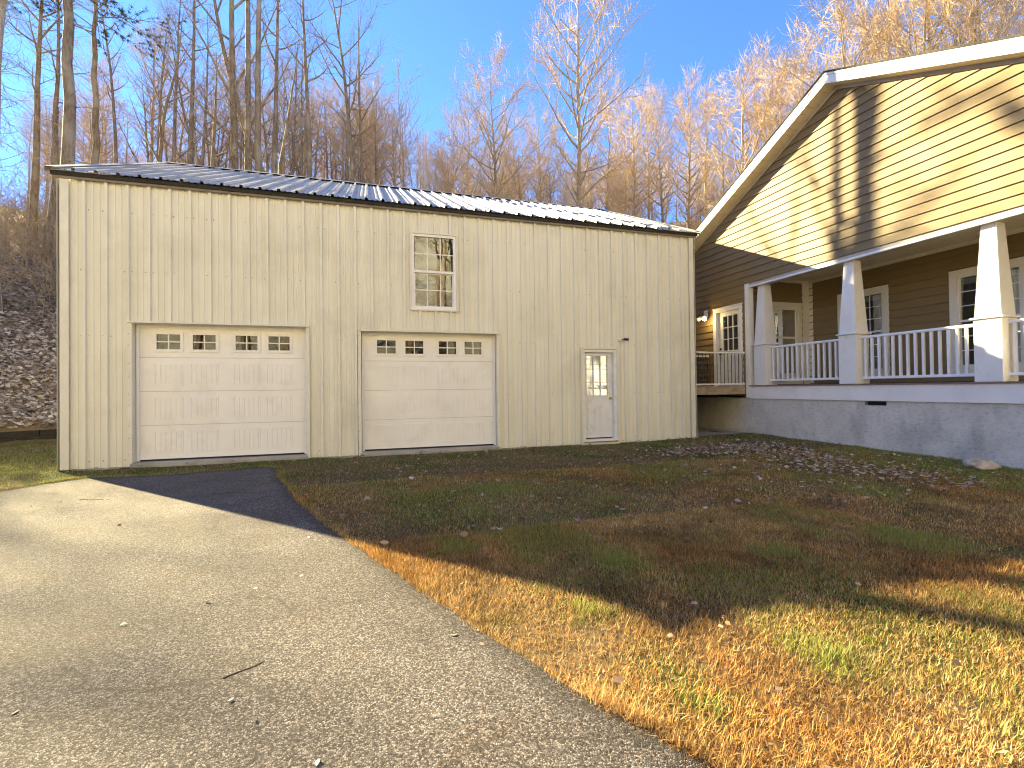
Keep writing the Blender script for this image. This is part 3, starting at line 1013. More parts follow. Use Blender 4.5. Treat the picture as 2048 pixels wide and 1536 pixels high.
# porch railings
bal = MB().box(-.019, .019, -.019, .019, 0, .80).mesh('baluster', 'white')
for (c0, c1), nb in zip(zip(COLS, COLS[1:]), (14, 15, 15, 15)):
    ya, yb = c1+.181, c0-.181
    rl = empty('porch_railing', (CX, (ya+yb)/2, 1.37), house)
    o = MB().box(CX-.035, CX+.035, ya, yb, 2.15, 2.20).build('top_rail', 'white', rl); bevel(o, .012)
    o = MB().box(CX-.025, CX+.025, ya, yb, 1.345, 1.395).build('bottom_rail', 'white', rl); bevel(o, .008)
    for k in range(nb):
        copy_at(bal, 'baluster', rl, (CX, ya+(yb-ya)*(k+.5)/nb, 1.37))
    b = MB()
    for y in (ya, yb):
        for zz in (1.335, 2.14):
            b.box(CX-.045, CX+.045, y-.012 if y == yb else y, y if y == yb else y+.012, zz, zz+.07)
    b.build('rail_bracket', 'white', rl)

# porch windows
def porch_window(y0, y1, label):
    w = empty('window', (XR, (y0+y1)/2, 1.42), house)
    w['label'] = label
    z0, z1 = 1.44, 3.48
    b = MB(); ring(b, mp_r, y0, y1, z0, z1, .125, .002, .034); b.build('casing', 'cream', w)
    MB().bm(mp_r, y0-.03, y1+.03, .002, .06, z0-.04, z0-.002).build('sill', 'cream', w)
    a0, a1, e0, e1 = y0+.127, y1-.127, z0+.127, z1-.127
    b = MB(); ring(b, mp_r, a0, a1, e0, e1, .035, -.05, .018); b.build('sash', 'cream', w)
    zm = (e0+e1)/2
    MB().bm(mp_r, a0+.035, a1-.035, -.045, .010, zm-.02, zm+.02).build('meeting_rail', 'white', w)
    for p0, p1 in ((e0+.035, zm-.02), (zm+.02, e1-.035)):
        b = MB(); grid_bars(b, mp_r, a0+.035, a1-.035, p0, p1, 3, 3, .015, -.028, -.022); b.build('muntin', 'white', w)
        panes(w, mp_r, a0+.035, a1-.035, p0, p1, 3, 3, -.034, 'glass')
    b = MB(); niche(b, mp_r, a0+.01, a1-.01, e0+.01, e1-.01, .16, -.052); b.build('dark_room_box', 'dark', w)
    b = MB(); b.bm(mp_r, a0+.05, a1-.05, -.10, -.07, e1-.16, e1-.05)
    for k in range(2): b.bm(mp_r, a0+.05, a0+.14+.03*k, -.13+.02*k, -.125+.02*k, e0+.03, e1-.17)
    b.build('blind', 'blind', w)
porch_window(*WINS[0], 'tall grid-bar porch window behind the middle column')
porch_window(*WINS[1], 'tall grid-bar porch window behind the right-hand lit column')
porch_window(*WINS2[0], 'tall grid-bar porch window farthest along the porch')

# porch storm door on the return wall
dd = empty('storm_door', (15.19, YR, 1.256), house)
dd['label'] = 'cream framed storm door over a nine-pane door at the porch end'
b = MB(); b.bm(mp_y, 14.66, 14.765, .002, .034, 1.256, 3.40); b.bm(mp_y, 15.615, 15.72, .002, .034, 1.256, 3.40); b.bm(mp_y, 14.765, 15.615, .002, .034, 3.29, 3.40)
b.build('casing', 'cream', dd)
b = MB(); ring(b, mp_y, 14.768, 15.612, 1.27, 3.288, .075, -.015, .02); b.bm(mp_y, 14.843, 15.537, -.012, .016, 2.46, 2.51); b.bm(mp_y, 14.843, 15.537, -.012, .016, 1.345, 1.56)
b.build('storm_frame', 'cream', dd)
for z0, z1 in ((2.511, 3.212), (1.561, 2.459)):
    MB().bm(mp_y, 14.844, 15.536, -.004, 0, z0, z1).build('pane', 'glass', dd)
b = MB()
b.bm(mp_y, 14.77, 14.84, -.12, -.08, 1.27, 3.28); b.bm(mp_y, 15.33, 15.61, -.12, -.08, 1.27, 3.28); b.bm(mp_y, 14.84, 15.33, -.12, -.08, 3.17, 3.28); b.bm(mp_y, 14.84, 15.33, -.12, -.08, 1.27, 2.30)
b.build('inner_door', 'cream', dd)
b = MB(); grid_bars(b, mp_y, 14.84, 15.33, 2.30, 3.17, 3, 3, .022, -.10, -.075); b.build('glazing_bars', 'cream', dd)
b = MB(); b.bm(mp_y, 14.77, 15.61, -.19, -.18, 1.27, 3.28); b.build('dark_room_box', 'dark', dd)
MB().box(14.7, 15.65, YR-.55, YR-.06, 1.256, 1.275).build('doormat', 'deckboard', dd)

# side door on the landing
sd_ = empty('side_door', (XW, .93, 1.25), house)
sd_['label'] = 'white side door with nine panes and black lever by the flood light'
b = MB(); b.bm(mp_g, .40, .50, .002, .032, 1.25, 3.36); b.bm(mp_g, 1.37, 1.47, .002, .032, 1.25, 3.36); b.bm(mp_g, .50, 1.37, .002, .032, 3.26, 3.36); b.bm(mp_g, .385, 1.485, .002, .05, 3.361, 3.385)
b.build('casing', 'white', sd_)
b = MB()
b.bm(mp_g, .502, .64, -.10, -.055, 1.25, 3.255); b.bm(mp_g, 1.19, 1.368, -.10, -.055, 1.25, 3.255); b.bm(mp_g, .64, 1.19, -.10, -.055, 3.14, 3.255); b.bm(mp_g, .64, 1.19, -.10, -.055, 1.25, 2.20)
b.build('slab', 'white_steel', sd_)
b = MB(); ring(b, mp_g, .62, 1.21, 2.18, 3.16, .022, -.054, -.046); grid_bars(b, mp_g, .64, 1.19, 2.20, 3.14, 3, 3, .02, -.07, -.05); b.build('glazing_bars', 'white_steel', sd_)
panes(sd_, mp_g, .64, 1.19, 2.20, 3.14, 3, 3, -.08, 'glass')
MB().bm(mp_g, .64, 1.19, -.125, -.115, 2.2, 3.14).build('blind', 'blind', sd_)
b = MB(); b.bm(mp_g, .502, 1.368, -.16, -.15, 1.25, 3.255); b.bm(mp_g, .49, .5, -.16, .0, 1.25, 3.26); b.bm(mp_g, 1.37, 1.38, -.16, .0, 1.25, 3.26); b.bm(mp_g, .49, 1.38, -.16, 0, 3.262, 3.27)
b.build('jamb', 'white_steel', sd_)
for a in (.66, .94):
    b = MB(); ring(b, mp_g, a, a+.22, 1.45, 2.05, .02, -.054, -.047); b.build('moulded_panel', 'white_steel', sd_)
b = MB(); b.tube([(XW+.055, 1.28, 2.12), (XW+.0, 1.28, 2.12)], [.02, .016], 10, True); b.tube([(XW+.005, 1.29, 2.12), (XW, 1.15, 2.115)], [.011, .008], 8, True); b.tube([(XW+.055, 1.28, 2.26), (XW+.03, 1.28, 2.26)], [.028, .026], 12, True)
b.build('lever_handle', 'black', sd_)

# twin flood light
fl = tag(empty('flood_light', (XW-.03, 1.76, 3.25)), 'white twin-head flood light on the siding, one lamp glowing', 'light')
b = MB(); b.box(XW-.045, XW-.018, 1.69, 1.83, 3.20, 3.40); b.build('back_plate', 'white', fl)
for s, y, mt in ((1, 1.90, 'lamp_off'), (-1, 1.60, 'lamp')):
    p0 = Vector((XW-.05, 1.76, 3.27)); p1 = Vector((XW-.13, 1.76+s*.07, 3.22)); p2 = Vector((XW-.22, y, 3.13))
    b = MB(); b.tube([p0, p1], [.012, .012], 8, True); b.build('swivel_arm', 'white', fl)
    d = (p2-p1).normalized()
    b = MB(); b.tube([p1-d*.005, p1+d*.03, p1+d*.09, p1+d*.135], [.022, .045, .058, .064], 14, True); b.build('lamp_head', 'white', fl, True)
    b = MB(); b.tube([p1+d*.137, p1+d*.15, p1+d*.158], [.058, .045, .012], 14, True); b.build('lens', mt, fl, True)
    if mt == 'lamp':
        ld = bpy.data.lights.new('flood_lamp', 'POINT'); ld.energy = 1.0; ld.color = (1, .62, .25); ld.shadow_soft_size = .03
        lo = bpy.data.objects.new('flood_lamp', ld); link(lo, fl, tuple(p1+d*.21+Vector((-.0, 0, -.02))))

# raised landing between garage and house
ld_ = tag(empty('landing_deck', (13.15, .33, 1.0)), 'weathered wooden landing bridging the garage corner and the house side door', 'deck')
LX0, LX1, LY0, LY1 = 12.27, XW-.035, .33, 5.2  # deck carried far back to darken the passage beneath
MB().box(LX0, LX1, LY0, LY0+.04, 1.035, 1.215).build('rim_joist', 'deckwood', ld_)
MB().box(LX0, LX1, LY1-.04, LY1, 1.035, 1.215).build('rim_joist', 'deckwood', ld_)
for k in range(5):
    x = LX0+.02+k*.42
    MB().box(x, x+.04, LY0+.041, LY1-.041, 1.035, 1.214).build('joist', 'deckwood', ld_)
for k in range(35):
    y0 = LY0-.02+k*.1405
    MB().box(LX0, LX1, y0, y0+.135, 1.217, 1.243).build('deck_board', 'deckwood', ld_)
MB().box(LX0, LX1, LY1-.03, LY1+.03, -.3, 1.03).build('passage_end_panel', 'timber', ld_)  # solid dark panel added to close the passage so it stays dark

def metal_rail(y, x0, x1, nb, label, hz=0, cap=True):
    rl = tag(empty('landing_railing', ((x0+x1)/2, y, 1.243)), label, 'railing')
    o = MB().box(x0, x1, y-.03, y+.03, 2.065, 2.105).build('top_rail', 'white', rl); bevel(o, .01)
    o = MB().box(x0, x1, y-.022, y+.022, 1.275, 1.31).build('bottom_rail', 'white', rl); bevel(o, .006)
    bme = MB().tube([(0, 0, 0), (0, 0, .755)], [.0095, .0095], 8).mesh('baluster', 'black', True)
    for k in range(nb):
        copy_at(bme, 'baluster', rl, (x0+(x1-x0)*(k+.5)/nb, y, 1.31))
    for x in (x0, x1):
        b = MB(); s = 1 if x == x0 else -1
        b.box(min(x, x+s*.04), max(x, x+s*.04), y-.036, y+.036, 2.055, 2.115); b.box(min(x, x+s*.04), max(x, x+s*.04), y-.028, y+.028, 1.268, 1.318)
        b.build('rail_bracket', 'white', rl)
    b = MB(); b.box((x0+x1)/2-.02, (x0+x1)/2+.02, y-.02, y+.02, 1.243, 1.274); b.build('support_block', 'white', rl)
    if hz:
        for k in range(hz):
            zz = 1.36+.12*k
            b = MB(); b.box(x0+.04, x1-.04, y+.012, y+.02, zz, zz+.018); b.build('cross_bar', 'black', rl)
    return rl
metal_rail(.37, 12.25, XW-.028, 16, 'white railing with thin black balusters at the front of the landing')
metal_rail(1.62, 12.25, XW-.075, 16, 'black barred gate railing behind the front landing railing', hz=6)

# concrete walk between the buildings
b = MB()
b.prism([(12.24, .18, -.1), (14.02, .30, -.1), (14.02, 9, -.1), (12.24, 9, -.1)], [(12.24, .18, .045), (14.02, .30, .055), (14.02, 9, .055), (12.24, 9, .045)])
tag(b.build('concrete_walk', 'concrete'), kind='structure')

# ------------------------------------------------------------------ retaining timbers at the foot of the bank
tw = tag(empty('retaining_wall', (-4, 4.7, 0)), 'low dark timber retaining wall at the foot of the leafy bank', 'wall')
_rng = random.Random(12)
tdir = Vector((.78, .63, 0)); tn = Vector((-.63, .78, 0)); base = Vector((-3.3, 5.25, 0))
for row in range(2):
    s = -9.0
    while s < 4.5:
        L = _rng.uniform(1.9, 2.5)
        a = base+tdir*s+tn*(.06+.03*row); c = base+tdir*(s+L-.015)+tn*(.06+.03*row)
        z0 = -.03+row*.185; z1 = z0+.18
        w2 = tn*.16
        b = MB(); b.prism([(a.x, a.y, z0), (c.x, c.y, z0), (c.x, c.y, z1), (a.x, a.y, z1)],
                          [((a+w2).x, (a+w2).y, z0), ((c+w2).x, (c+w2).y, z0), ((c+w2).x, (c+w2).y, z1), ((a+w2).x, (a+w2).y, z1)])
        b.build('timber', 'timber', tw)
        s += L

# rock by the foundation
def rock(loc, sx, sy, sz, seed, label):
    import bmesh
    bm = bmesh.new()
    bmesh.ops.create_icosphere(bm, subdivisions=4, radius=1)
    rg = random.Random(seed)
    ax = [(Vector((rg.uniform(-1, 1), rg.uniform(-1, 1), rg.uniform(-.3, 1))).normalized(), rg.uniform(.62, .9)) for _ in range(11)]
    for v in bm.verts:
        p = v.co.copy()
        for d, lim in ax:
            k = p.dot(d)
            if k > lim: p -= d*(k-lim)*.85
        n = math.sin(p.x*9+seed)*math.cos(p.y*8)*.03+math.sin(p.z*17+p.x*13)*.018
        v.co = Vector((p.x*sx*(1+n), p.y*sy*(1+n), p.z*sz*(1+n)))
    me = bpy.data.meshes.new('rock'); bm.to_mesh(me); bm.free()
    me.polygons.foreach_set('use_smooth', [True]*len(me.polygons))
    me.materials.append(M['rock'])
    o = link(bpy.data.objects.new('rock', me), None, loc)
    tag(o, label, 'rock')
rock((13.55, -4.78, .03), .25, .2, .1, 4, 'flat pale rock lying in the grass beside the foundation')

# ------------------------------------------------------------------ trees
def sub(v, ang, az):
    """a direction at angle ang from v, turned az around it"""
    v = v.normalized()
    a = v.cross(Vector((0, 0, 1)))
    if a.length < .05: a = v.cross(Vector((1, 0, 0)))
    a.normalize(); b = v.cross(a)
    return v*math.cos(ang)+(a*math.cos(az)+b*math.sin(az))*math.sin(ang)

def limb(b, rg, p, d, L, r0, segs, up, wob, sides):
    pts = [p.copy()]; rad = [r0]
    dirs = [d.copy()]
    for i in range(segs):
        d = (d+Vector((rg.gauss(0, wob), rg.gauss(0, wob), rg.gauss(0, wob)+up))).normalized()
        p = p+d*(L/segs)
        pts.append(p.copy()); rad.append(max(r0*(1-(i+1)/segs*.88), .0035)); dirs.append(d.copy())
    b.tube(pts, rad, sides)
    return pts, rad, dirs

def at_path(pts, rad, dirs, t):
    k = min(int(t*(len(pts)-1)), len(pts)-2); f = t*(len(pts)-1)-k
    return pts[k].lerp(pts[k+1], f), rad[k]*(1-f)+rad[k+1]*f, dirs[k+1]

H0 = 20.0
def gen_tree(seed, kind, far=False):
    rg = random.Random(seed)
    T, B = MB(), MB()
    cfg = dict(
        tall=dict(t0=.45, n=22, L=.17, a=(40, 68), up=.08, sub=7, tw=6, wob=.05, prof=lambda t: .45+.75*math.sin(math.pi*min(1, (1-t)*1.15)**.9)),
        oval=dict(t0=.30, n=46, L=.185, a=(42, 70), up=.085, sub=9, tw=8, wob=.04, prof=lambda t: .25+.95*math.sin(math.pi*(.12+.80*(1-t)))),
        pole=dict(t0=.48, n=22, L=.12, a=(40, 70), up=.09, sub=6, tw=5, wob=.05, prof=lambda t: .4+.8*(1-t)),
        vine=dict(t0=.52, n=11, L=.15, a=(40, 70), up=.08, sub=6, tw=5, wob=.05, prof=lambda t: .5+.6*(1-t)),
        pale=dict(t0=.45, n=24, L=.18, a=(35, 65), up=.08, sub=6, tw=6, wob=.04, prof=lambda t: .5+.7*(1-t)),
        crook=dict(t0=.28, n=13, L=.30, a=(28, 58), up=.09, sub=9, tw=7, wob=.13, prof=lambda t: .5+.6*(1-t)),
        mast=dict(t0=.60, n=13, L=.13, a=(40, 70), up=.08, sub=6, tw=5, wob=.02, prof=lambda t: .5+.6*(1-t)),
        spread=dict(t0=.10, n=12, L=.80, a=(16, 44), up=.05, sub=17, tw=9, wob=.06, prof=lambda t: 1.0),
    )[kind]
    # trunk
    Ht = H0*(.30 if kind == 'spread' else 1)
    p = Vector((0, 0, -.4)); d = Vector((rg.gauss(0, .015), rg.gauss(0, .015), 1)).normalized()
    n = 18; pts = [p.copy()]; rad = []; dirs = [d.copy()]
    r0 = .20
    for i in range(n):
        d = (d+Vector((rg.gauss(0, cfg['wob']*.5), rg.gauss(0, cfg['wob']*.5), .08))).normalized()
        p = p+d*((Ht+.4)/n)
        pts.append(p.copy()); dirs.append(d.copy())
    for i in range(n+1):
        t = i/n
        rad.append(max(.012, r0*((1-t)**.75)*(1+.5*max(0, .08-t)/.08)) if kind != 'spread' else r0*(1-.3*t))
    T.tube(pts, rad, 9)
    az = rg.uniform(0, 6)
    for i in range(cfg['n']):
        t = cfg['t0']+(.985-cfg['t0'])*(i+rg.random()*.7)/cfg['n']
        if kind == 'spread': t = .45+.55*t
        q, r, dd = at_path(pts, rad, dirs, t)
        az += 2.4+rg.uniform(-.5, .5)
        ang = R(rg.uniform(*cfg['a']))
        tt = (t-cfg['t0'])/(1-cfg['t0'])
        L = H0*cfg['L']*cfg['prof'](max(0, min(1, tt)))*rg.uniform(.7, 1.15)
        br = min(r*.62, .012+.016*L) if kind != 'spread' else .075*rg.uniform(.6, 1)
        lp, lr, ld = limb(T if br > .03 else B, rg, q, sub(dd, ang, az), L, br, 7, cfg['up'], .09, 5 if br > .03 else 4)
        for k in range(cfg['sub']):
            u = .22+.76*(k+rg.random()*.6)/cfg['sub']
            q2, r2, d2 = at_path(lp, lr, ld, u)
            L2 = L*(.42 if kind != 'spread' else .30)*(1.15-u*.6)*rg.uniform(.6, 1.3)
            sp, sr, sd2 = limb(B, rg, q2, sub(d2, R(rg.uniform(25, 55)), rg.uniform(0, 6.28)), L2, max(.014 if far else .0055, min(r2*.6, .02)), 4, .07, .15, 3)
            for j in range(cfg['tw']-(2 if far else 0)):
                u3 = .15+.85*(j+rg.random()*.5)/cfg['tw']
                q3, r3, d3 = at_path(sp, sr, sd2, min(u3, .99))
                L3 = rg.uniform(.35, .95)*(1 if kind != 'pole' else .8)
                limb(B, rg, q3, sub(d3, R(rg.uniform(18, 50)), rg.uniform(0, 6.28)), L3*(1.25 if far else 1), .0105 if far else .0042, 2, .08, .18, 3)
    if kind in ('vine', 'pale'):
        # hanging vines and epicormic brush along the trunk
        for i in range(150):
            t = rg.uniform(.03, .50)
            q, r, dd = at_path(pts, rad, dirs, t)
            az2 = rg.uniform(0, 6.28)
            q = q+Vector((math.cos(az2), math.sin(az2), 0))*r*1.02
            vd = Vector((math.cos(az2)*.7, math.sin(az2)*.7, rg.uniform(-1.2, .6))).normalized()
            vp, vr, vdd = limb(B, rg, q, vd, rg.uniform(.5, 2.0), .011, 4, -.10, .28, 3)
            for j in range(4):
                q3, r3, d3 = at_path(vp, vr, vdd, rg.uniform(.2, .98))
                limb(B, rg, q3, sub(d3, R(rg.uniform(25, 70)), rg.uniform(0, 6.28)), rg.uniform(.25, .7), .007, 2, -.1, .25, 3)
        for i in range(7):
            a0 = rg.uniform(0, 6.28); vpts = []; vrad = []
            for k in range(16):
                t = .01+.5*k/15
                q, r, dd = at_path(pts, rad, dirs, t)
                a0 += rg.gauss(0, .35)
                vpts.append(q+Vector((math.cos(a0), math.sin(a0), 0))*(r+.015)); vrad.append(.022*(1-.6*k/15))
            T.tube(vpts, vrad, 4)
    return T, B

def gen_pine(seed):
    rg = random.Random(seed)
    T, B = MB(), MB()
    pts, rad, dirs = [], [], []
    for i in range(19):
        t = i/18
        pts.append(Vector((rg.gauss(0, .03), rg.gauss(0, .03), -.4+20.4*t))); rad.append(max(.02, .2*(1-t)**.8)); dirs.append(Vector((0, 0, 1)))
    T.tube(pts, rad, 9)
    for i in range(46):
        t = .60+.39*(i+rg.random())/46
        q, r, dd = at_path(pts, rad, dirs, t)
        az = rg.uniform(0, 6.28)
        L = (1.0-t)*5.5+1.2
        L *= rg.uniform(.6, 1.15)
        lp, lr, ld = limb(T, rg, q, Vector((math.cos(az), math.sin(az), rg.uniform(-.1, .35))).normalized(), L, .035, 6, .03, .09, 4)
        for k in range(9):
            q2, r2, d2 = at_path(lp, lr, ld, .3+.69*(k+rg.random()*.5)/9)
            sp, sr, sdd = limb(T, rg, q2, sub(d2, R(rg.uniform(25, 60)), rg.uniform(0, 6.28)), L*.25*rg.uniform(.6, 1.3), .012, 3, .05, .1, 3)
            for j in range(6):
                q3, r3, d3 = at_path(sp, sr, sdd, rg.uniform(.3, .99))
                for m_ in range(13):
                    e = sub(d3, R(rg.uniform(15, 75)), rg.uniform(0, 6.28))*rg.uniform(.14, .28)
                    s = e.cross(Vector((rg.random(), rg.random(), rg.random()))).normalized()*.009
                    B.quad(q3-s, q3+s, q3+e)
    # dead stubs on the bare lower stem
    for i in range(26):
        t = rg.uniform(.15, .52); q, r, dd = at_path(pts, rad, dirs, t); az = rg.uniform(0, 6.28)
        limb(T, rg, q, Vector((math.cos(az), math.sin(az), .1)), rg.uniform(.4, 1.6), .015, 3, -.02, .12, 3)
    return T, B

PROTO = {}
def proto(kind, k, far):
    key = (kind, k, far)
    if key not in PROTO:
        if kind == 'pine':
            T, B = gen_pine(300+k); PROTO[key] = (T.mesh('trunk', 'bark', True), B.mesh('crown', 'needle'))
        else:
            T, B = gen_tree(100+17*k+sum(map(ord, kind)), kind, far)
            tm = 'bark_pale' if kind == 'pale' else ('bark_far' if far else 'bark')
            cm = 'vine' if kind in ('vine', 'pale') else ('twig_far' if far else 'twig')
            PROTO[key] = (T.mesh('trunk', tm, True), B.mesh('crown', cm))
    return PROTO[key]

def place_tree(x, y, H, kind, r, label, group=None, k=0, far=False, rot=0.0, name='bare_tree', dz=0):
    tm, cm = proto(kind, k, far)
    z = gh(x, y)+dz
    e = bpy.data.objects.new(name, None); C.objects.link(e); e.location = (x, y, z)
    tag(e, label, 'tree', group)
    sz = H/H0; sr = r/.2; sc_ = .5*(sz+sr) if kind in ('tall', 'mast', 'vine', 'pole', 'pale', 'pine') else .35*sr+.65*sz
    for nm, me, s in (('trunk', tm, sc_), ('crown', cm, sc_)):
        o = bpy.data.objects.new(nm, me); C.objects.link(o); o.parent = e
        o.scale = (s, s, sz); o.rotation_euler = (0, 0, rot)
    return e

G1 = 'slender bare trees in the wood behind the left half of the garage'
G2 = 'sunlit bare trees on the slope behind the right half of the garage'
G3 = 'bare trees whose crowns show above the house roof'
TREES = [
 (-6.6, 7.8, 20.5, 'vine', .16, 'vine-draped thick tree at the left edge of the bank', None),
 (-6.6, 9.4, 21.5, 'pale', .2, 'thick pale-barked tree rooted in the leafy bank at far left', None),
 (-8.1, 14.1, 14.0, 'tall', .17, None, G1),
 (-7.3, 13.5, 13.2, 'vine', .15, None, G1),
 (-5.4, 11.1, 23.5, 'pine', .24, 'tall straight pine trunk with dark green needles at top left', None),
 (-6.4, 15.0, 17.0, 'pine', .19, 'smaller pine with needled boughs just right of the tall pine', None),
 (-12.3, 30.9, 18, 'pole', .13, None, G1), (-4.9, 15.6, 11.8, 'crook', .14, 'small crooked dark tree left of centre in the left wood', None),
 (-9.9, 30.7, 17, 'pole', .13, None, G1), (-7.8, 27.3, 17.5, 'pole', .14, None, G1), (-5.5, 22.8, 18.5, 'mast', .21, None, G1),
 (-5.6, 24.9, 15.8, 'pole', .13, None, G1), (-1.2, 12.6, 12.8, 'vine', .17, 'dark vine-choked dead tree behind the left garage door bay', None),
 (-.53, 12.8, 25.8, 'vine', .10, 'thick vine-covered trunk, left one of a close tall pair', None),
 (-.33, 13.5, 25.0, 'mast', .10, None, G1), (.5, 12.0, 24.5, 'mast', .11, 'thick dark straight trunk just right of the vine-covered one', None),
 (.1, 17.0, 21.2, 'mast', .16, None, G1), (-.8, 28.0, 17.2, 'pole', .13, None, G1), (.6, 23.2, 16.5, 'pole', .13, None, G1),
 (2.1, 15.3, 19.8, 'mast', .18, None, G1), (2.7, 14.4, 20.8, 'crook', .20, 'forked crooked tree with arching limbs above the garage roof', None),
 (2.8, 28.4, 19.0, 'pole', .13, None, G1), (4.2, 16.4, 20.2, 'tall', .18, 'slender twiggy tree at the right edge of the left wood', None),
 (4.9, 18.4, 19.2, 'vine', .14, None, G1), (6.0, 35.4, 17.2, 'oval', .15, None, G2), (7.5, 34.4, 15.0, 'oval', .16, None, G2),
 (8.6, 24.2, 16.0, 'spread', .20, 'dark wide-spreading tree fanning out above the garage ridge', None),
 (14.5, 47.6, 17.8, 'oval', .16, None, G2), (15.1, 41.4, 18.8, 'oval', .16, None, G2),
 (15.0, 27.1, 21.8, 'oval', .20, 'oval-crowned sunlit tree standing up from the slope at centre', None),
 (23.1, 47.6, 18.8, 'oval', .16, None, G2), (24.4, 42.9, 19.5, 'oval', .16, None, G2),
 (19.7, 23.2, 28.5, 'oval', .26, 'tallest bare tree, rising alone into the blue sky', None),
 (29.4, 36.3, 20.8, 'oval', .18, None, G2), (28.7, 29.7, 20.2, 'oval', .18, None, G2), (37.5, 40.7, 20.8, 'oval', .18, None, G2),
 (33.5, 31.4, 19.5, 'oval', .18, None, G2), (31.3, 25.6, 19.8, 'oval', .20, None, G2), (40.0, 34.0, 19.5, 'oval', .18, None, G2),
 (32.1, 22.4, 18.0, 'pole', .16, None, G2), (31.0, 19.3, 20.8, 'oval', .22, 'tall leafless tree just left of the house gable', None),
 (34.5, 20.2, 21.0, 'oval', .20, None, G2), (39.5, 23.6, 20.5, 'oval', .20, None, G2), (34.4, 17.4, 19.0, 'oval', .18, None, G2),
 (33.8, 15.0, 20.8, 'oval', .20, None, G3), (32.2, 10.6, 23.5, 'oval', .20, None, G3), (37.9, 13.0, 24.2, 'oval', .20, None, G3),
 (32.5, 8.3, 23.5, 'oval', .22, None, G3), (37.0, 10.6, 25.0, 'crook', .22, 'crooked bare tree leaning above the house ridge at upper right', None),
 (34.2, 7.6, 23.8, 'oval', .22, None, G3), (37.3, 8.1, 23.8, 'oval', .20, None, G3), (34.2, 5.5, 21.5, 'oval', .20, None, G3), (37.3, 6.0, 21.8, 'oval', .20, None, G3)]
GL = {G1: 'slender bare tree among others in the left wood', G2: 'sunlit bare tree in the crowd on the slope behind the garage', G3: 'bare tree showing only its crown above the house roof'}
_rng = random.Random(77)
for i, (x, y, H, kind, r, lab, grp) in enumerate(TREES):
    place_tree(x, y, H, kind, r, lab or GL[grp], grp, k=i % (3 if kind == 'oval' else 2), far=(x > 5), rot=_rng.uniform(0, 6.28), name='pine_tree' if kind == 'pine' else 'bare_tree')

def left_wood():
    rg = random.Random(606); n = 0; pts = [(t_[0], t_[1]) for t_ in TREES]
    while n < 34:
        x = rg.uniform(-11, 6); y = rg.uniform(14, 42)
        q = x*.737+y*.676
        if q < 11.8 or (x+3.3)*-.63+(y-5.25)*.78 < 4: continue
        if any((x-u)**2+(y-v)**2 < 1.4 for u, v in pts): continue
        pts.append((x, y)); n += 1
        kind = rg.choice(['pole', 'tall', 'pole', 'vine', 'crook'])
        place_tree(x, y, rg.uniform(9, 15), kind, rg.uniform(.08, .14), GL[G1], G1, k=rg.randrange(2), rot=rg.uniform(0, 6.28))
left_wood()
for i, (x, y, H) in enumerate(((-19.3, 16.5, 11), (-23, 15.2, 12), (-16.5, 11.5, 10), (-26, 20.5, 11.5), (-20.5, 11.0, 9.5), (-22.5, 22.5, 8))):
    place_tree(x, y, H, 'oval', .12, 'bare tree up the bank beyond the left edge', 'trees up the bank on the sun side', k=i % 3, rot=i*1.3)

# the wooded slope farther back
def far_wood():
    rg = random.Random(4242); pts = []; n = 0; tries = 0
    while n < 232 and tries < 20000:
        tries += 1
        a = R(rg.uniform(-30, 62)); ds = rg.uniform(38, 105)
        x, y = CAM[0]+math.sin(a)*ds, CAM[1]+math.cos(a)*ds
        if y < 22 and x < 45: continue
        if x*.737+y*.676 < 12.5: continue                    # no trees between the sun and the clearing          # the wood thins out towards the sun
        if any((x-u)**2+(y-v)**2 < (2.2+ds*.012)**2 for u, v in pts): continue
        pts.append((x, y)); n += 1
        kind = rg.choice(['oval', 'oval', 'pole', 'tall', 'oval'])
        H = rg.uniform(11, 15.5)-(2.0 if x > 28 else 0)
        place_tree(x, y, H, kind, rg.uniform(.12, .18), 'distant bare tree in the thick wood up the hill', 'distant trees in the hillside wood', k=rg.randrange(3 if kind == 'oval' else 2), far=True, rot=rg.uniform(0, 6.28))
far_wood()
# trees across the drive, behind the viewer: they show in the window panes
def across():
    rg = random.Random(99)
    for i in range(46):
        x, y = (-7+.95*i+rg.uniform(-.6, .6), -rg.uniform(14.5, 19.5)) if i < 24 else (rg.uniform(-26, 44), -rg.uniform(24, 56))
        kind = rg.choice(['tall', 'vine', 'vine', 'pale', 'mast'])
        place_tree(x, y, rg.uniform(14, 22), kind, rg.uniform(.16, .30), 'bare tree across the drive, mirrored in the garage windows', 'trees across the drive', k=rg.randrange(2), far=True, rot=rg.uniform(0, 6.28))
across()

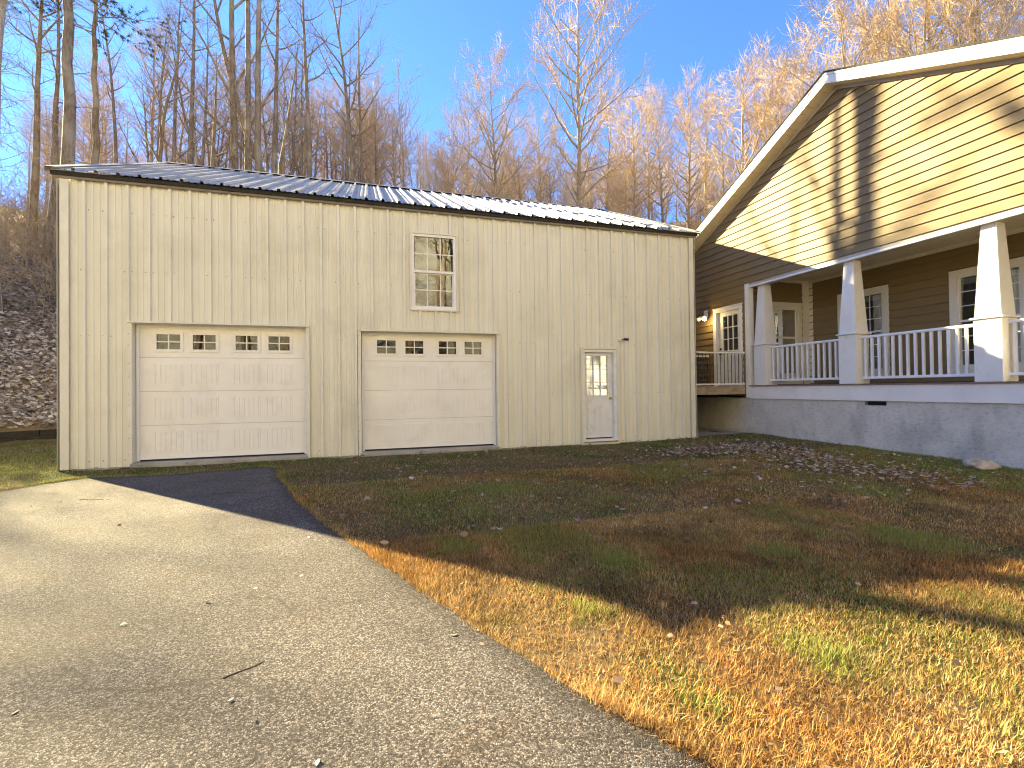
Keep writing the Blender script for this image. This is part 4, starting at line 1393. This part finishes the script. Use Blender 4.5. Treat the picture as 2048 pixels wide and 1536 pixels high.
# ------------------------------------------------------------------ undergrowth on the slope
def undergrowth():
    rg = random.Random(31); b = MB()
    n = 0
    while n < 5200:
        if n < 3300:
            x = rg.uniform(-13, 6); y = rg.uniform(9.7, 26)
        else:
            x = rg.uniform(4, 42); y = rg.uniform(14, 46)
        d = (x+3.3)*-.63+(y-5.25)*.78
        if d < 2.5 and not (y > 10.5 and x > -1 and x < 13): 
            if (y-13)*.9+(x-27)*.3 < 0: continue
        if x > 12 and y < 18 and x < 28: continue
        n += 1
        z = gh(x, y)
        L = rg.uniform(1.2, 3.6)
        p = Vector((x, y, z-.1))
        vp, vr, vd = limb(b, rg, p, Vector((rg.gauss(0, .35), rg.gauss(0, .35), 1)).normalized(), L, .013, 5, -.03, .20, 3)
        for j in range(7):
            q, r, dd = at_path(vp, vr, vd, rg.uniform(.15, .98))
            limb(b, rg, q, sub(dd, R(rg.uniform(25, 65)), rg.uniform(0, 6.28)), rg.uniform(.3, 1.1), .008, 2, -.02, .25, 3)
    o = b.build('undergrowth', 'vine', None)
    tag(o, 'tangled leafless brush and vines covering the wooded slope', 'brush', kind='stuff')
undergrowth()

# ------------------------------------------------------------------ grass and leaves
def quads_object(name, V, F, cols, mt, kind, label, cat, per):
    me = bpy.data.meshes.new(name)
    nv, nf = len(V), len(F); k = F.shape[1]
    me.vertices.add(nv); me.vertices.foreach_set('co', V.astype(np.float32).ravel())
    me.loops.add(nf*k); me.loops.foreach_set('vertex_index', F.astype(np.int32).ravel())
    me.polygons.add(nf); me.polygons.foreach_set('loop_start', np.arange(0, nf*k, k, dtype=np.int32))
    me.update(calc_edges=True)
    at = me.attributes.new('col', 'FLOAT_COLOR', 'POINT')
    rgba = np.concatenate([np.repeat(cols, per, 0), np.ones((nv, 1))], 1)
    at.data.foreach_set('color', rgba.astype(np.float32).ravel())
    me.materials.append(M[mt])
    o = link(bpy.data.objects.new(name, me))
    tag(o, label, cat, kind=kind)
    return o

def poly_dist_drive(x, y):
    d = np.full(x.shape, 99.)
    for i in range(len(DPX)):
        j = (i+1) % len(DPX)
        ax, ay, bx, by = DPX[i], DPY[i], DPX[j], DPY[j]
        l2 = (bx-ax)**2+(by-ay)**2+1e-9
        t = np.clip(((x-ax)*(bx-ax)+(y-ay)*(by-ay))/l2, 0, 1)
        d = np.minimum(d, np.hypot(x-ax-t*(bx-ax), y-ay-t*(by-ay)))
    return d

def blocked(x, y, pad=.0):
    g = (x > -pad) & (x < GW+pad) & (y > -.03-pad)
    h = (x > XW+.0-pad)
    wlk = (x > 12.2) & (y > .27)
    return g | h | wlk

TUFTS = [(5.49, -5.56, .30), (6.03, -6.95, .2), (6.98, -7.69, .2), (6.67, -6.24, .3), (7.3, -8.5, .3), (7.93, -6.53, .3), (6.15, -7.85, .12), (9.3, -6.6, .4), (10.6, -5.2, .35), (7.4, -4.4, .4), (6.4, -3.6, .5), (5.9, -4.6, .3)]
def grass():
    rs = np.random.RandomState(7)
    P = []
    for (x0, x1, y0, y1, n) in ((4.0, 9.5, -9.2, -5.2, 360000), (3.0, 14.1, -7.0, -2.5, 240000), (-7, 14.1, -3.5, 3.0, 120000), (-7, -.0, -1.5, 6.2, 30000), (9, 14.1, -9.2, -5, 30000)):
        P.append(np.stack([rs.uniform(x0, x1, n), rs.uniform(y0, y1, n)], 1))
    P = np.concatenate(P)
    ed = rs.randint(0, len(DPX), 26000); t_ = rs.rand(26000); e2 = (ed+1) % len(DPX)
    ex = DPX[ed]*(1-t_)+DPX[e2]*t_+rs.normal(0, .035, 26000); ey = DPY[ed]*(1-t_)+DPY[e2]*t_+rs.normal(0, .035, 26000)
    P = np.concatenate([P, np.stack([ex, ey], 1)])
    # visible wedge only
    dx, dy = P[:, 0]-CAM[0], P[:, 1]-CAM[1]
    fx, fy = math.sin(YAW), math.cos(YAW)
    dep = dx*fx+dy*fy; lat = dx*fy-dy*fx
    keep = (dep > 1.2) & (np.abs(lat) < dep*1.35+.6)
    P = P[keep]
    x, y = P[:, 0], P[:, 1]
    keep = (~in_drive(x, y) | (poly_dist_drive(x, y) < .035)) & ~blocked(x, y)
    d = (x+3.3)*-.63+(y-5.25)*.78
    keep &= d < -.05
    x, y = x[keep], y[keep]
    dd = poly_dist_drive(x, y)
    n = len(x)
    # patchiness
    gp = vnoise(x, y, .9, 11)*.6+vnoise(x, y, .3, 12)*.4
    nearb = np.clip(1-np.minimum(np.minimum(np.where(x < GW+.5, np.abs(y), 9), np.where(y < 2, np.abs(XW-x), 9)), 9)/2.6, 0, 1)**1.3
    left = np.clip((1.0-x)/2.0, 0, 1)*(y > -3.5)
    tuft = np.zeros(n)
    for tx, ty, tr in TUFTS:
        tuft = np.maximum(tuft, np.clip(1.15-np.hypot(x-tx, y-ty)/tr, 0, 1))
    upper = sm(-6.2, -3.0, y)*.16
    pg = np.clip((gp-.50)*2.0, 0, .5)+nearb*.8+left*.75+tuft*.62*np.clip(vnoise(x, y, .11, 55)*1.9-.25, 0, 1)+upper
    isg = rs.rand(n) < pg
    bare = vnoise(x, y, .55, 23)*.5+vnoise(x, y, .17, 24)*.5
    keep = (rs.rand(n) < np.clip(1.55-bare*1.35, .22, 1)) | isg
    x, y, isg, tuft, dd = x[keep], y[keep], isg[keep], tuft[keep], dd[keep]; n = len(x)
    pal_s = np.array([(.48, .31, .12), (.38, .23, .085), (.27, .155, .06), (.60, .44, .21), (.13, .08, .04), (.40, .28, .13), (.48, .27, .08), (.64, .50, .27)])
    pal_g = np.array([(.25, .29, .06), (.20, .25, .055), (.31, .34, .09), (.15, .19, .04), (.36, .37, .11), (.37, .33, .11), (.27, .23, .08)])
    col = pal_s[rs.randint(0, len(pal_s), n)]
    col[isg] = pal_g[rs.randint(0, len(pal_g), isg.sum())]
    col *= rs.uniform(.75, 1.3, (n, 1))
    pt = vnoise(x, y, .42, 61)*.55+vnoise(x, y, .13, 62)*.45
    col *= np.where(isg, 1.0, np.clip(.45+1.05*pt, .5, 1.25))[:, None]
    red = np.clip(vnoise(x, y, .8, 63)*1.6-.4, 0, 1)[:, None]*(~isg)[:, None]
    col = col*(1-red*np.array([[.05, .22, .38]]))
    dist = np.hypot(x-CAM[0], y-CAM[1])
    hgt = rs.uniform(.012, .042, n)*np.where(rs.rand(n) < .06, 1.7, 1.0)*(.75+.5*vnoise(x, y, .7, 41))*(1+.9*tuft*isg)*(1+.3*(dd < .1))
    wid = rs.uniform(.0009, .0022, n)*(1+dist*.10)
    az = rs.uniform(0, 6.28, n)
    lean = rs.uniform(.2, 1.5, n)*np.where(isg, .7, 1.0)
    # brushed bias
    ux, uy = np.cos(az), np.sin(az)
    z = ghz(x, y)+.004+(vnoise(x, y, .5, 3)-.5)*.03
    base = np.stack([x, y, z], 1)
    side = np.stack([-uy, ux, np.zeros(n)], 1)*wid[:, None]
    tip = base+np.stack([ux*np.sin(lean)*hgt, uy*np.sin(lean)*hgt, np.cos(lean)*hgt+.004], 1)
    V = np.stack([base-side, base+side, tip], 1).reshape(-1, 3)
    F = np.arange(n*3).reshape(n, 3)
    quads_object('lawn_grass', V, F, col, 'grass', 'stuff', 'short winter lawn of straw-brown blades with green tufts', 'grass', 3)
grass()

def leaves_obj(name, x, y, z, nrm, size, col, label, curl=.35, seed=1):
    rs = np.random.RandomState(seed); n = len(x)
    az = rs.uniform(0, 6.28, n)
    t1 = np.stack([np.cos(az), np.sin(az), np.zeros(n)], 1)
    t1 -= nrm*(t1*nrm).sum(1, keepdims=True); t1 /= np.linalg.norm(t1, axis=1, keepdims=True)
    t2 = np.cross(nrm, t1)
    tilt = rs.normal(0, .45, (n, 1))
    t2 = t2*np.cos(tilt)+nrm*np.sin(tilt)
    up = np.cross(t1, t2)
    c = np.stack([x, y, z], 1)
    L = size[:, None]; W = L*rs.uniform(.45, .75, (n, 1)); k = L*rs.uniform(-.1, curl, (n, 1)); k2 = L*rs.uniform(-.1, curl, (n, 1))
    pts = [c-t1*L*.55+up*k, c-t1*L*.1+t2*W*.5+up*k2, c+t1*L*.55+up*k*rs.uniform(.2, 1.2, (n, 1)), c-t1*L*.05-t2*W*.5+up*k2*.8, c+t1*L*.25+t2*W*.42+up*k2*.6, c+t1*L*.25-t2*W*.42+up*k2*.5]
    V = np.stack([pts[0], pts[3], pts[5], pts[2], pts[4], pts[1]], 1).reshape(-1, 3)
    i = np.arange(n)[:, None]*6
    F = np.concatenate([i+np.array([[0, 1, 4]]), i+np.array([[0, 4, 5]]), i+np.array([[1, 2, 4]]), i+np.array([[2, 3, 4]])], 0)
    quads_object(name, V, F, col, 'leaf', 'stuff', label, 'leaves', 6)

def normals(x, y):
    e = .1
    zx = (ghz(x+e, y)-ghz(x-e, y))/(2*e); zy = (ghz(x, y+e)-ghz(x, y-e))/(2*e)
    n = np.stack([-zx, -zy, np.ones_like(zx)], 1)
    return n/np.linalg.norm(n, axis=1, keepdims=True)

def leaf_litter():
    rs = np.random.RandomState(17)
    # drift of leaves near the house plus scattered ones
    xs, ys = [], []
    path = np.array([(10.5, -1.9), (11.3, -1.9), (12.1, -2.0), (12.0, -3.1), (11.6, -3.9), (11.9, -4.7), (11.9, -5.4)])
    wts = [230, 420, 420, 430, 300, 220, 110]; sp = [.35, .38, .42, .42, .38, .33, .35]
    for (px, py), w_, s in zip(path, wts, sp):
        xs.append(rs.normal(px, s, w_)); ys.append(rs.normal(py, s*.8, w_))
    xs.append(rs.uniform(4.2, 13.8, 620)); ys.append(rs.uniform(-9, -.2, 620))
    xs.append(rs.uniform(8.5, 13.5, 350)); ys.append(rs.uniform(-6.2, -1.0, 350))
    xs.append(rs.uniform(4.2, 13.9, 2600)); ys.append(rs.uniform(-9, -.2, 2600))
    xs.append(rs.uniform(.1, 12, 130)); ys.append(-rs.uniform(.05, .5, 130))
    x, y = np.concatenate(xs), np.concatenate(ys)
    k = ~blocked(x, y, .03) & ~in_drive(x, y)
    x, y = x[k], y[k]; n = len(x)
    small = np.concatenate([np.full(len(a_), i_ == len(path)+2) for i_, a_ in enumerate(xs)])[k]
    pal = np.array([(.46, .36, .29), (.35, .25, .19), (.55, .45, .37), (.19, .12, .08), (.32, .20, .11), (.32, .26, .22), (.42, .29, .17)])
    col = pal[rs.randint(0, len(pal), n)]*rs.uniform(.75, 1.15, (n, 1))
    col = np.where((y < -5.6)[:, None], col*np.array([[.62, .55, .5]]), col)  # leaf colour darkened in the sunlit foreground to offset the strong light
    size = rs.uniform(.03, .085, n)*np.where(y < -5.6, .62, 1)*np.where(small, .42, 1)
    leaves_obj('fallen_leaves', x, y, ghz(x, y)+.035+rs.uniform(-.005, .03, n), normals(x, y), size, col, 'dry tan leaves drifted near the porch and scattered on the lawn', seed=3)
    # bank of leaves on the left
    x = rs.uniform(-11.5, 1.0, 52000); y = rs.uniform(3.0, 16, 52000)
    d = (x+3.3)*-.63+(y-5.25)*.78
    dx, dy = x-CAM[0], y-CAM[1]
    fx, fy = math.sin(YAW), math.cos(YAW); dep = dx*fx+dy*fy; lat = dx*fy-dy*fx
    k = (d > .22) & (d < 9.5) & (lat < -.70*dep) & (lat > -1.4*dep)
    x, y = x[k], y[k]; n = len(x)
    pal = np.array([(.36, .31, .285), (.23, .19, .175), (.47, .41, .385), (.13, .105, .095), (.58, .52, .49), (.32, .25, .205)])
    col = pal[rs.randint(0, len(pal), n)]*rs.uniform(.7, 1.2, (n, 1))
    z = ghz(x, y); z = z+np.where(z > .6, (vnoise(x, y, 1.7, 9)-.5)*.45, 0)+rs.uniform(.0, .05, n)
    leaves_obj('bank_leaf_litter', x, y, z, normals(x, y), rs.uniform(.08, .16, n), col, 'thick grey-brown leaf litter covering the steep bank', seed=5)
    # crumbs and leaf bits on the drive
    x = rs.uniform(-2, 5.5, 260); y = rs.uniform(-8.3, -.9, 260)
    k = in_drive(x, y); x, y = x[k], y[k]; n = len(x)
    col = pal[rs.randint(0, len(pal), n)]*rs.uniform(.7, 1.3, (n, 1))
    leaves_obj('drive_leaf_bits', x, y, -.02+.015*np.minimum(y, 0)+.02+0*x, normals(x, y), rs.uniform(.012, .035, n), col, 'small leaf crumbs lying on the driveway', seed=6)
leaf_litter()

# sticks on the drive
for pts, r, lab in (([(4.14, -7.02), (4.2, -6.985), (4.25, -6.965), (4.30, -6.925)], .0026, 'short dark stick lying in the middle of the driveway'),
                    ([(1.45, -2.55), (1.6, -2.62), (1.8, -2.66)], .003, 'thin curved stick on the driveway near the left garage door'),
                    ([(2.9, -2.75), (3.1, -2.72), (3.22, -2.73)], .0035, 'pale twig on the shaded driveway before the left door')):
    b = MB(); p3 = [(x, y, -.02+.015*y+.016+r*.9) for x, y in pts]
    b.tube(p3, [r*(1-.5*i/len(p3)) for i in range(len(p3))], 6, True)
    o = b.build('stick', 'stick', None, True); tag(o, lab, 'stick')
